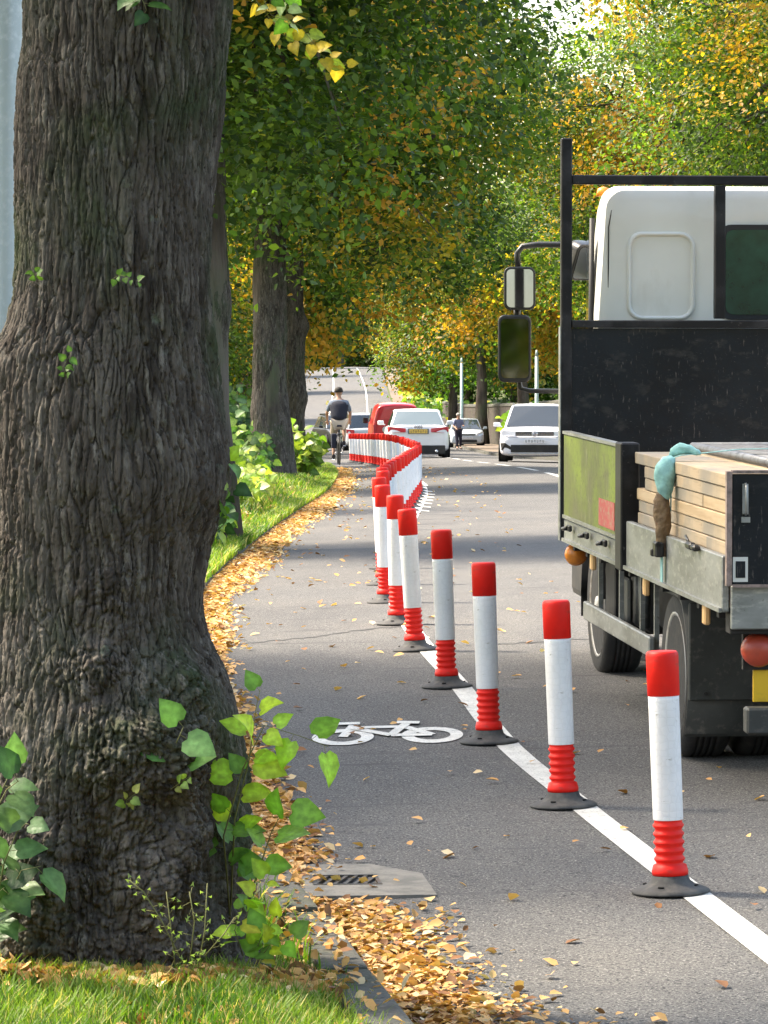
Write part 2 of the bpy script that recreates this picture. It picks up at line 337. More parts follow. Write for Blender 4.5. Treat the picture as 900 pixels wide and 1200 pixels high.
def verge_z(x, d):
    """left verge: a little above the kerb, then a soft mound"""
    w = np.clip(left_edge(d) - .13 - x, 0, None)
    z = zroad(left_edge(d), d) + .058 + .05*np.clip(w/.3,0,1) + .05*np.minimum(w, .8) + .10*np.clip(w-.8, 0, 3)/3
    b = np.exp(-((d-46)/17)**2) * np.minimum(w/.5, 1) * .13
    return z + b + .04*(fbm(np.stack([x*1.2, d*.5, 0*x], -1), 3, 5) - .5) * np.clip(w*3, 0, 1)
strip('grass_verge', dd, left_edge(dd)-.13, left_edge(dd)-9, 50, verge_z, M['soil'])
def farL(x, d): return verge_z(left_edge(d)-9+0*x, d) - .02
strip('garden_ground', dd, left_edge(dd)-8.95, left_edge(dd)-300, 12, farL, M['ground'])
def pav_z(x, d): return zroad(right_edge(d), d) + .11 + 0*x
strip('pavement', dd, right_edge(dd)+.13, right_edge(dd)+2.3, 4, pav_z, M['pavement'])
def farR(x, d): return zroad(right_edge(d), d) + .09 + .03*(fbm(np.stack([x, d, 0*x], -1), 2, 9)-.5)
strip('woodland_ground', dd, right_edge(dd)+2.3, right_edge(dd)+300, 30, farR, M['ground'])
b = MB(); b.b.faces.new([b.b.verts.new(v) for v in ((-4000,-400,-9),(4000,-400,-9),(4000,6000,-9),(-4000,6000,-9))])
b.build('ground', M['ground'])['kind'] = 'structure'

def kerb_line(name, edge, side, d0, d1, step):
    b = MB(); d = d0; r = random.Random(3)
    while d < d1:
        st = step if d < 70 else 4; g = .012
        xa, xb = float(edge(d+g)), float(edge(d+st-g)); za, zb = float(zroad(xa, d)), float(zroad(xb, d+st))
        h = (.105 if d < 14 or side > 0 else .06) + r.uniform(-.012, .012); w = .13*side; ox = r.uniform(-.012, .012)
        c = Vector(((xa+xb)/2 + w/2 + ox, d+st/2, (za+zb)/2 - .15 + (h+.15)/2 - .0))
        ang = math.atan2(-(xb-xa), st)
        rot = Matrix.Rotation(ang, 3, 'Z') @ Matrix.Rotation(math.atan2(zb-za, st), 3, 'X')
        b.box(c, (.13, math.hypot(st, xb-xa)-2*g, h+.15), .014, 2, rot)
        d += st
    o = b.build(name, M['kerb']); o['kind'] = 'structure'; return o
kerb_line('kerb', left_edge, -1, -6, 250, .92)
kerb_line('kerb', right_edge, 1, -4, 250, 2)

# paint
def line(name, d0, d1, xf, w, lift=.004, m='white_paint', step=.4):
    d = np.arange(d0, d1+1e-6, step); x = xf(d)
    return strip(name, d, x - w/2, x + w/2, 2, lambda X, D: zroad(X, D) + lift, M[m])
line('lane_line', -5, 62, lambda d: post_x(d)+.065+.02*np.clip((d-25)/20,0,1), .10)
line('lane_line', 62, 97, lambda d: post_x(d)+.12, .12)
for k, d0 in enumerate(np.arange(6, 130, 6.0)):
    line('centre_dash', d0, d0+4, lambda d: centre_x(d), .11, m='old_paint')
line('centre_line', 190, 470, lambda d: centre_x(d), .13, .006, step=4)
line('lane_line', 200, 470, lambda d: centre_x(d)-3.1, .12, .006, step=4)
for k in range(7):      # short hatch bars beside the buffer line
    d0 = 45.5 + k*2.0
    b = MB(); x = float(post_x(d0)) + .14
    b.poly([(x, d0, float(zroad(x, d0))+.005), (x+.10, d0-.4, float(zroad(x+.10, d0-.4))+.005), (x+.10, d0+.1, float(zroad(x+.10, d0+.1))+.005), (x, d0+.6, float(zroad(x, d0+.6))+.005)])
    b.build('hatch_bar', M['white_paint'])['kind'] = 'structure'

def crack(pts, w, name='road_crack'):
    b = MB(); r_ = random.Random(len(pts)); P = []
    for i in range(len(pts)-1):
        for k in range(14): t = k/14; P.append((pts[i][0]*(1-t)+pts[i+1][0]*t + r_.uniform(-.012,.012), pts[i][1]*(1-t)+pts[i+1][1]*t + r_.uniform(-.05,.05)))
    vs = [(b.b.verts.new((x, y-w*r_.uniform(.5,1.6), float(zroad(x,y))+.0015)), b.b.verts.new((x, y+w*r_.uniform(.5,1.6), float(zroad(x,y))+.0015))) for x, y in P]
    for i in range(len(vs)-1): b.b.faces.new((vs[i][0], vs[i+1][0], vs[i+1][1], vs[i][1]))
    b.build(name, M['tar'])['kind'] = 'structure'
M['tar'] = mat('tar_joint', (.035,.034,.035), .8)
crack([(-.85,20.0),(-.4,20.4),(-.1,20.9),(.35,21.2)], .03); crack([(.6,19.6),(1.3,19.9),(2.2,19.7)], .02)
# cycle symbol painted on the lane (as flat ribbons)
def ribbon(b, pts, w, closed=False, z=.004):
    P = [Vector((p[0], p[1])) for p in pts]; n = len(P); L = []; Rr = []
    for i in range(n):
        if closed: t = P[(i+1) % n] - P[i-1]
        else: t = P[min(i+1, n-1)] - P[max(i-1, 0)]
        t = Vector((t.x, t.y/2.1)).normalized(); nn = Vector((-t.y, t.x*2.1))
        L.append(P[i] + nn*w/2); Rr.append(P[i] - nn*w/2)
    vl = [b.b.verts.new((p.x, p.y, float(zroad(p.x, p.y))+z)) for p in L]; vr = [b.b.verts.new((p.x, p.y, float(zroad(p.x, p.y))+z)) for p in Rr]
    for i in range(n if closed else n-1):
        b.b.faces.new((vl[i], vr[i], vr[(i+1) % n], vl[(i+1) % n]))
b = MB(); Y0 = 15.5; yy = 2.1
def bp(u, v): return (u, Y0 + v*yy)
for ux in (-.175, .205):
    ribbon(b, [bp(ux+.105*math.cos(a), .105*math.sin(a)) for a in np.linspace(0, 2*math.pi, 40, endpoint=False)], .054, True)
z0 = .004
for seg in ([(-.175,0),(-.13,.21)], [(-.145,.15),(.085,.15)], [(.205,0),(.085,.15)], [(.205,0),(.03,.005)], [(.03,.005),(-.135,.135)], [(.03,.005),(.10,.2)], [(-.20,.215),(-.105,.215)], [(.055,.215),(.155,.2)]):
    z0 += .0006; ribbon(b, [bp(*q) for q in seg], .042, z=z0)
b.build('cycle_lane_symbol', M['white_paint'])['kind'] = 'structure'

# ------------------------------------------------------------------ gully / drain by the kerb
g = thing('drain', 'weathered concrete drain surround with a slotted iron grate beside the kerb', 'drain', (-.085, 11.72, float(zroad(-.085, 11.72))), R(5))
b = MB(); gx0, gx1, gy0, gy1 = -.15, .07, -.12, .10
for x0, x1, y0, y1 in ((-.22,.22,gy1,.36), (-.22,.22,-.36,gy0), (-.22,gx0,gy0,gy1), (gx1,.22,gy0,gy1)): b.bx(x0, x1, y0, y1, -.03, .008)
b.build('surround', M['concrete'], g)
b = MB(); b.bx(gx0, gx1, gy0, gy1, -.03, -.02); b.build('drain_opening', M['black'], g)
b = MB(); b.bx(gx0, gx1, gy0, gy0+.012, -.019, .010); b.bx(gx0, gx1, gy1-.012, gy1, -.019, .010); b.bx(gx0,gx0+.012,gy0+.012,gy1-.012,-.019,.010); b.bx(gx1-.012,gx1,gy0+.012,gy1-.012,-.019,.010)
for k in range(6): b.box((gx0+.03+k*.032, (gy0+gy1)/2, -.004), (.012, .185, .026), 0, 1, Matrix.Rotation(R(-16), 3, 'Z'))
b.build('grate', M['iron'], g)

# ------------------------------------------------------------------ lane posts
p = thing('lane_post', 'x', 'traffic post')
b = MB(); b.lathe([(.122,0),(.122,.006),(.105,.014),(.078,.024),(.062,.036),(.057,.052),(.052,.054)], 36)
b.build('rubber_base', M['rubber'], p)
b = MB(); prof = [(.056,.054),(.057,.066),(.052,.085)]
for k in range(5):
    z = .090 + k*.026; prof += [(.041, z), (.044, z+.006), (.0485, z+.012), (.0485, z+.016), (.044, z+.021)]
prof += [(.043,.222),(.046,.226)]; b.lathe(prof, 32); b.build('ribbed_spring', M['post_red'], p)
b = MB(); b.lathe([(.0465,.2255),(.0472,.228),(.0485,.60),(.0488,.612)], 32); b.build('reflective_sleeve', M['sleeve'], p)
b = MB(); b.lathe([(.0485,.6115),(.0505,.613),(.0508,.735),(.0495,.745),(.044,.7505),(.02,.751),(.0001,.751)], 32); b.build('cap', M['post_red'], p)
for k in range(4):
    b = MB(); a = k*math.pi/2 - R(97); b.box((.085*math.cos(a), .085*math.sin(a), .0235), (.02,.009,.006), .002, 1, Matrix.Rotation(a+math.pi/2, 3, 'Z') @ Matrix.Rotation(-R(18),3,'X')); b.build('bolt_slot', M['black'], p)
words = ['first','second','third','fourth','fifth','sixth','seventh','eighth','ninth','tenth','eleventh','twelfth','thirteenth','fourteenth','fifteenth','sixteenth','seventeenth','eighteenth','nineteenth','twentieth']
def ordw(n):
    if n <= 20: return words[n-1]
    t = {2:'twenty',3:'thirty',4:'forty',5:'fifty'}[n//10]
    return (t[:-1]+'ieth') if n % 10 == 0 else t+'-'+words[n % 10 - 1]
ds = [11.35,13.3,15.2,17.4,19.35,21.2,23.3,25.5]
d = 28.0
while d < 60: ds.append(d); d += 2.0 if d < 40 else 1.9
d = 61.5
while d < 97: ds.append(d); d += 1.55
extra = {1:'nearest red and white lane post, in front of the truck rear wheel', 2:'second nearest red and white lane post, left of the truck rear wheel',
         3:'third nearest red and white lane post, its base on the white line', 4:'fourth nearest red and white lane post, just past the cycle symbol',
         5:'fifth nearest red and white lane post with its whole base showing', 6:'sixth nearest red and white lane post, overlapping the fifth', }
for i, d in enumerate(ds):
    x = float(post_x(d)); lean = -R(2.2) + (random.uniform(-1,1) if i > 1 else 0)*R(1.5)
    o = p if i == 0 else copy_tree(p)
    o.location = (x, d, float(zroad(x, d)) + .003); o.rotation_euler = (R(random.uniform(-.5,.5)), lean, R(random.uniform(-25,25)))
    lab = extra.get(i+1)
    if not lab:
        lab = (f'{ordw(i+1)} red and white lane post from the camera, ' + ('in the stretch veering right' if d < 61 else 'in the far run'))
    tag(o, lab, 'traffic post', 'red and white posts along the cycle lane')

# ------------------------------------------------------------------ leaves
PAL = dict(dark=(.030,.055,.015), mid=(.058,.110,.020), lit=(.145,.21,.028), yel=(.46,.31,.03), ora=(.50,.20,.025), brown=(.20,.10,.03))
def leaf_geo(P, Nn, size, rng, droop=0.0, wide=.66):
    n = len(P); A = rng.normal(size=(n,3)); A[:, 2] -= droop
    T = A - (A*Nn).sum(1, keepdims=True)*Nn; T /= np.linalg.norm(T, axis=1, keepdims=True)+1e-9
    Bn = np.cross(Nn, T); s = (size * rng.uniform(.55, 1.25, n))[:, None]
    tmpl = [(0,-.5,0),(.5*wide,-.12,.10),(.36*wide,.26,.08),(0,.56,-.03),(-.36*wide,.26,.08),(-.5*wide,-.12,.10)]
    V = np.stack([P + s*(u*Bn + v*T + w*Nn) for u, v, w in tmpl], 1)
    q = np.arange(n)[:, None]*6; Q = np.concatenate([q + np.array([[0,1,2,3]]), q + np.array([[0,3,4,5]])], 0)
    return V.reshape(-1,3), Q
def unit(v): return v/(np.linalg.norm(v, axis=1, keepdims=True)+1e-9)
def lerp(a, b, t): return np.asarray(a)*(1-t) + np.asarray(b)*t
def leafcol(n, w, rng, autumn, gv=None):
    """w: 0..1 clump value -> green shades to yellow/orange"""
    g = np.clip(rng.normal(.50, .20, n) + (gv if gv is not None else 0), 0, 1)[:, None]
    c = np.where(g < .5, lerp(PAL['dark'], PAL['mid'], g*2), lerp(PAL['mid'], PAL['lit'], g*2-1))
    y = np.clip((w - (1-autumn))*4 + rng.normal(0,.22,n), 0, 1)[:, None]
    hue = rng.random(n)[:, None]; yo = lerp(PAL['yel'], PAL['ora'], np.clip((w[:, None]-(1-autumn*.5))*5+ (hue-.5)*.6, 0, 1))
    c = lerp(c, lerp(PAL['lit'], yo, .75), y)
    return c * rng.uniform(.82, 1.18, (n,1))
def crown(name, blobs, nl, size, seed, autumn=.3, clus=.55, per=40, droop=.5, green=1.0, cut=None):
    r = np.random.default_rng(seed)
    C = np.array([b_[0] for b_ in blobs], float); Q = np.array([b_[1] for b_ in blobs], float)
    vol = (Q.prod(1))**(2/3); k = max(1, nl//per)
    bi = r.choice(len(blobs), k, p=vol/vol.sum()); u = unit(r.normal(size=(k,3)))
    rad = r.uniform(.35, 1.0, k)**.55
    cc = C[bi] + u*rad[:, None]*Q[bi]
    if cut is not None: keep = ~cut(cc); cc = cc[keep]; u = u[keep]; k = len(cc)
    sp = np.array([clus*.8, clus*.8, clus*.85]) * r.uniform(.6, 1.4, (k,1))
    ci = np.repeat(np.arange(k), per)
    off = r.normal(size=(k*per,3))*sp[ci]*.62
    off[:, 2] -= .35*(off[:, 0]**2+off[:, 1]**2)/max(clus, .1)*.8        # sprays hang down at their ends
    P = cc[ci] + off
    w0 = fbm(cc*.42 + seed*3.1, 3, seed) ; w0 = np.clip((w0-.5)*3.2+.5, 0, 1); w = np.clip(w0[ci] + r.normal(0,.05,len(ci)), 0, 1)
    cn = r.normal(size=(k,3))*.45; Nn = unit(u[ci]*.5 + cn[ci] + np.array([0,0,.8]) + r.normal(size=(len(ci),3))*.38)
    V, F4 = leaf_geo(P, Nn, size, r, droop)
    c = leafcol(len(P), w, r, autumn, r.normal(0,.24,k)[ci]) * np.array([green, 1, green]); c *= (r.uniform(.78,1.22,(k,1)))[ci]
    return fastmesh(name, V, quads=F4, col=np.repeat(c, 6, 0))
def limbs(b, blobs, base, r0, top, fork, seed, n=10):
    r = random.Random(seed)
    pts = [Vector(base)]; h = top - base[2]
    for i in range(1, 9):
        t = i/8; pts.append(Vector((base[0]+r.uniform(-.04,.04)*(1+t), base[1]+r.uniform(-.04,.04)*(1+t), base[2]+h*t)))
    rr = [r0*1.55, r0*1.12] + [r0*(1-.075*i) for i in range(1, 8)]
    b.tube(pts, rr, n)
    for (c, q) in blobs:
        c = Vector(c); s = pts[5 if r.random() < .4 else 6] if fork is None else Vector((base[0], base[1], fork + r.uniform(-.2,.8)))
        mid = s.lerp(c, .5) + Vector((r.uniform(-.3,.3), r.uniform(-.3,.3), r.uniform(0,.6)))
        b.tube([s, s.lerp(mid,.5)+Vector((0,0,.1)), mid, mid.lerp(c,.6)+Vector((0,0,-.1)), c], [r0*.42, r0*.34, r0*.24, r0*.15, r0*.05], 6)
        for k in range(3):
            e = c + Vector((r.uniform(-1,1)*q[0], r.uniform(-1,1)*q[1], r.uniform(-.7,.6)*q[2]))
            b.tube([mid.lerp(c, .5), mid.lerp(e, .6)+Vector((0,0,.2)), e], [r0*.14, r0*.08, r0*.02], 5)
def tree(label, cat, x, d, z, r0, blobs, nl, size, seed, autumn, top=None, fork=None, group=None, per=40, clus=.55, barkm='bark_far', n=14, green=1.0, droop=.5, cut=None, name='tree'):
    o = thing(name, label, cat, (x, d, z), 0, group)
    b = MB(); limbs(b, blobs, (0,0,-.1), r0, top or max(c[2] for c, q in blobs), fork, seed, n)
    t = b.build('trunk', M[barkm], o)
    me = crown('crown', blobs, nl, size, seed, autumn, clus, per, droop, green, cut); link('crown', me, M['leaf'], o)
    return o
GA = 'lime trees along the left verge'
def ovl(cx, cy, z0, z1, rx, n, seed, ry=None):
    """a crown of n overlapping blobs filling an ellipsoid"""
    r = random.Random(seed); out = [((cx, cy, (z0+z1)/2), (rx*.7, (ry or rx)*.7, (z1-z0)*.38))]; H = (z1-z0)/2; zc = (z0+z1)/2
    for k in range(n):
        a = 2*math.pi*k/n*2.4 + r.uniform(-.3,.3); t = -0.78 + 1.55*k/(n-1); w = math.sqrt(1-t*t)*.66
        s = r.uniform(.30,.42)
        out.append(((cx+rx*w*math.cos(a), cy+(ry or rx)*w*math.sin(a), zc+H*t*.78), (rx*s*1.15, (ry or rx)*s*1.15, H*s*.8)))
    return out
def gz(x, d):
    return float(verge_z(np.array(x, float), np.array(d, float))) if x < float(left_edge(d)) else (float(farR(np.array(x), np.array(d))) if x > float(right_edge(d)) else float(zroad(x, d)))

def rough_trunk(r0, h, seed, lumps=(), lean=(0,0), na=150, nz=260):
    th = np.linspace(0, 2*np.pi, na, endpoint=False); z = np.linspace(-.15, h, nz); T, Z = np.meshgrid(th, z); r = random.Random(seed)
    taper = np.interp(Z, [-.15,.1,.5,1.2,3,6,9], np.array([1.75,1.45,1.15,1.04,.97,.86,.62])*r0)
    c, s_ = np.cos(T), np.sin(T); P = np.stack([c*r0, s_*r0, Z], -1) + seed*5.3
    rad = taper + (fbm(P*np.array([3,3,1.1]), 3, seed)-.5)*.16*r0/.3*1.2
    for (a, zz, w, hgt) in lumps: rad += hgt*np.exp(-(((np.angle(np.exp(1j*(T-a))))*r0)**2+(Z-zz)**2)/(w*w))
    wv = (fbm(P*6, 2, seed+3)-.5)[...,None]; e = worley(P*np.array([17,17,2.0])+wv*1.6, seed+9); e2 = worley(P*np.array([40,40,6])+wv*2, seed+19)
    rad -= (1-np.clip(e/.18,0,1))*.016 + (1-np.clip(e2/.2,0,1))*.006
    X = rad*c + lean[0]*Z; Y = rad*s_ + lean[1]*Z; V = np.stack([X,Y,Z],-1).reshape(-1,3)
    i = np.arange(nz-1)[:,None]; j = np.arange(na)[None]; jn = (j+1) % na
    return fastmesh('trunk', V, quads=np.stack([i*na+j,i*na+jn,(i+1)*na+jn,(i+1)*na+j],-1).reshape(-1,4), smooth=True)
def swap_trunk(o, me):
    t = next(k for k in kids(o) if k.name.startswith('trunk')); t.name = 'limb'; link('trunk', me, M['bark'], o)
# left row, behind the near tree
T2 = tree('second lime tree in the left row, its trunk half hidden by the great near trunk', 'tree', -1.74, 33, gz(-1.74,33), .31, ovl(-.6,.5,2.6,11,3.5,18,1)+[((.9,-.3,3.9),(1.1,1.4,1.0)),((-1.6,-.3,3.7),(1.2,1.2,.9)),((2.2,0,5.2),(1.1,1.4,1.1)),((.2,-.8,5.2),(1.5,1.0,1.1))], 80000, .095, 11, .40, group=GA)
T3 = tree('third lime tree with a straight grey trunk rising from green shoots', 'tree', -1.89, 60, gz(-1.89,60), .265, ovl(.2,0,2.7,13,4.5,20,2)+[((-1.6,-1,4.6),(1.4,1.5,.9)),((1.5,-1,4.4),(1.4,1.5,1.1)),((3.2,-.5,5.6),(1.3,1.5,1.2)),((0,-1.8,5.2),(1.5,1.2,1.0))], 88000, .112, 12, .44, group=GA, top=9, per=44)
T4 = tree('fourth lime tree with a lumpy darker trunk just right of the straight one', 'tree', -1.93, 76, gz(-1.93,76), .25, ovl(.6,0,2.6,13.5,4.9,20,3)+[((2.2,-1,3.9),(1.5,1.5,1.0)),((3.6,0,4.9),(1.3,1.5,1.1))], 66000, .13, 13, .40, group=GA, top=9)
swap_trunk(T2, rough_trunk(.29, 8, 1, ((-.4,2.1,.22,.03),(-.2,1.0,.25,.03))))
swap_trunk(T3, rough_trunk(.285, 8, 2, ((-.3,.6,.4,.05),), (.006,0)))
swap_trunk(T4, rough_trunk(.27, 8, 4, ((-.25,2.9,.22,.12),(-.5,1.4,.22,.08),(-2.6,3.6,.3,.05)), (-.004,0)))
T5 = tree('fifth lime tree of the left row, trunk hidden behind the fourth', 'tree', -3.6, 118, gz(-3.6,118), .28, ovl(0,0,2.2,13,5,16,4), 30000, .21, 14, .38, group=GA, clus=.8)
def recrown(src, label, x, d, rz, sc=1.0, group=None, dz=0):
    o = copy_tree(src, (x, d, gz(x,d)+dz), rz, label, group); o.scale = (sc, sc, sc); return o
recrown(T5, 'sixth lime tree of the left row, its crown low over the distant road', -5.0, 140, 1.3, .95, GA)
recrown(T5, 'seventh lime tree of the left row, beyond the cyclist', -6.3, 165, 2.7, 1.0, GA)
recrown(T5, 'eighth lime tree of the left row, at the foot of the hill', -8.6, 215, 4.1, 1.15, GA)
# right side trees
GB = 'trees along the right side of the road'
R1 = tree('slim trunked tree just behind the parked silver hatchback', 'tree', 5.15, 192, gz(5.15,192), .30, ovl(.4,0,2.6,15,5.4,16,5), 24000, .24, 21, .38, group=GB, clus=.85)
tree('yellowing tree whose trunk stands between the hatchback and the white oncoming car', 'tree', 6.35, 166, gz(6.35,166), .26, ovl(.5,0,2.9,15,5.2,16,6), 26000, .22, 22, .40, group=GB, clus=.8)
R3 = tree('large green and gold tree rising behind the truck mirrors', 'tree', 9.6, 118, gz(9.6,118), .34, ovl(-.6,0,2.2,17,6.0,20,7), 64000, .155, 23, .36, group=GB, clus=.75)
R4 = tree('tall green tree with gold patches above the truck cab', 'tree', 11.2, 84, gz(11.2,84), .36, ovl(-.8,0,2.4,17,5.6,20,8), 76000, .125, 24, .32, group=GB, clus=.65)
recrown(R3, 'orange tinged tree at the right edge behind the truck window', 14.5, 100, 2.2, 1.05, GB)
recrown(R4, 'leafy tree at the back right beyond the cab roof', 15.5, 126, 1.9, 1.1, GB)
recrown(R3, 'broad tree behind the two slim trunks on the right', 11.5, 150, 4.0, 1.0, GB)
recrown(R1, 'tree overhanging the foot of the far hill on the right', 4.4, 232, 2.1, .95, GB)
# dark trees over the old wall, and the hill
D1 = tree('dark evergreen tree leaning over the old stone wall', 'tree', 7.4, 205, gz(7.4,205), .3, ovl(0,0,1.2,13,5.2,16,9), 20000, .26, 31, .03, group='dark trees behind the wall', clus=.9, green=.75)
recrown(D1, 'dark evergreen behind the wall nearest the hill road', 5.9, 252, 1.1, 1.0, 'dark trees behind the wall')
recrown(D1, 'dark evergreen at the back of the wood above the red van', 13, 238, 2.8, 1.2, 'dark trees behind the wall')
recrown(D1, 'dark evergreen behind the slim trunks at the right', 12.5, 182, 3.9, 1.0, 'dark trees behind the wall')
H1 = tree('gold and green tree on the right bank of the hill road', 'tree', 5.2, 320, gz(5.2,320), .35, ovl(0,0,1.6,14,6.4,14,10), 15000, .36, 41, .45, group='trees lining the hill road', clus=1.1)
hl = [(-12.5,285,.9,'low spreading tree on the left bank at the foot of the hill'),(-13.5,345,1.0,'tree on the left bank halfway up the hill'),(-15.5,410,1.05,'tree on the left bank near the hill top'),
      (5.8,390,1.05,'tree on the right bank higher up the hill'),(4.6,455,1.1,'tree on the right of the hill crest'),(-14.5,470,1.2,'tree on the left of the hill crest'),
      (-6.5,540,1.3,'tree closing the view beyond the hill crest on the left'),(2.0,560,1.3,'tree closing the view beyond the hill crest on the right'),(11.5,350,1.2,'bushy tree set back from the right bank of the hill')]
for k, (x, d, sc, lab) in enumerate(hl): recrown(H1, lab, x, d, k*1.37+.5, sc, 'trees lining the hill road', dz=-.4)
# garden trees beyond the left verge
L1 = tree('garden tree behind the left row seen between the first trunks', 'tree', -6.2, 72, gz(-6.2,72), .2, ovl(0,0,.3,8,3.6,14,11), 26000, .13, 51, .28, group='garden trees left of the verge', clus=.6)
for x, d, rz, sc, lab in ((-5.4,84,1.2,.9,'leafy garden tree behind the straight grey trunk'),(-9.5,95,2.2,1.3,'big garden tree at the far left behind the near trunk'),
        (-7.6,128,3.3,1.25,'garden tree at the back of the left side gap'),(-11.5,150,4.3,1.5,'tall garden tree in the left distance'),(-5.9,48,5.0,.8,'small garden tree close behind the near trunk')):
    recrown(L1, lab, x, d, rz, sc, 'garden trees left of the verge')

recrown(L1, 'leafy tree behind the lamp column, out past the near trunk', -6.8, 17.5, 2.0, 1.25, 'garden trees left of the verge', dz=1.0)  # added out of view so its crown shades the near road
recrown(T5, 'unseen added tree behind the camera on the verge', -2.5, -12, .6, 1.0, 'unseen trees added behind the camera')  # unseen trees added from here on to show in the mirrors and cast shade
recrown(T5, 'unseen added tree behind the camera across the road', 10.5, -8, 2.2, 1.0, 'unseen trees added behind the camera')
recrown(T5, 'unseen added tree farther behind the camera across the road', 11.5, -28, 3.2, 1.0, 'unseen trees added behind the camera')
recrown(T5, 'unseen added tree farther behind the camera', 0.5, -32, 4.2, 1.0, 'unseen trees added behind the camera')

# the woods that close the view
def wood(name, x0, x1, d0, d1, z0, z1, nl, size, seed, autumn):
    r = np.random.default_rng(seed); k = nl//40
    cc = np.stack([r.uniform(x0,x1,k), r.uniform(d0,d1,k), np.zeros(k)], 1)
    top = z0 + (z1-z0)*(.55+.45*fbm(cc*.06, 3, seed)); cc[:,2] = z0 + (top-z0)*r.random(k)**.8
    ci = np.repeat(np.arange(k), 40); P = cc[ci] + r.normal(size=(k*40,3))*np.array([1.5,1.5,.9])
    w = np.clip((fbm(cc*.09, 3, seed)-.5)*2.4+.5, 0, 1)[ci]; Nn = unit(np.array([-.2,-.6,.7]) + r.normal(size=(len(ci),3))*.5)
    V, Q = leaf_geo(P, Nn, size, r, .4)
    c = leafcol(len(P), w, r, autumn)*(r.uniform(.6,1.25,(k,1)))[ci]
    o = link(name, fastmesh(name, V, quads=Q, col=np.repeat(c,6,0)), M['leaf']); o['kind'] = 'stuff'; return tag(o, 'far mass of autumn woodland closing the view', 'woodland')
wood('woodland', 10, 60, 200, 260, -5, 17, 40000, .75, 61, .38)
wood('woodland', -70, -14, 190, 260, -5, 14, 34000, .75, 62, .3)
wood('woodland', -34, 30, 585, 640, -2, 22, 30000, 1.5, 63, .4)

# old wall behind the right pavement
o = thing('stone_wall', 'dark old stone wall under the trees on the right', 'wall')
d = np.arange(132, 262, 2.0); b = MB(); xw = right_edge(d) + 2.4 + np.clip((200-d)/60, 0, 1)*1.4
rings = []
for x, y in zip(xw, d):
    z = gz(x+.1, y); h = 2.0
    rings.append([(x, y, z-.3), (x-.02, y, z+h), (x+.4, y, z+h), (x+.4, y, z-.3)])
b.loft(rings, smooth=False); b.build('masonry', M['wall'], o)
b = MB(); b.loft([[(x-.06, y, gz(x+.1,y)+2.003), (x-.06, y, gz(x+.1,y)+2.1), (x+.17, y, gz(x+.1,y)+2.17), (x+.46, y, gz(x+.1,y)+2.1), (x+.46, y, gz(x+.1,y)+2.003)] for x, y in zip(xw, d)], smooth=False)
b.build('coping', M['kerb'], o)

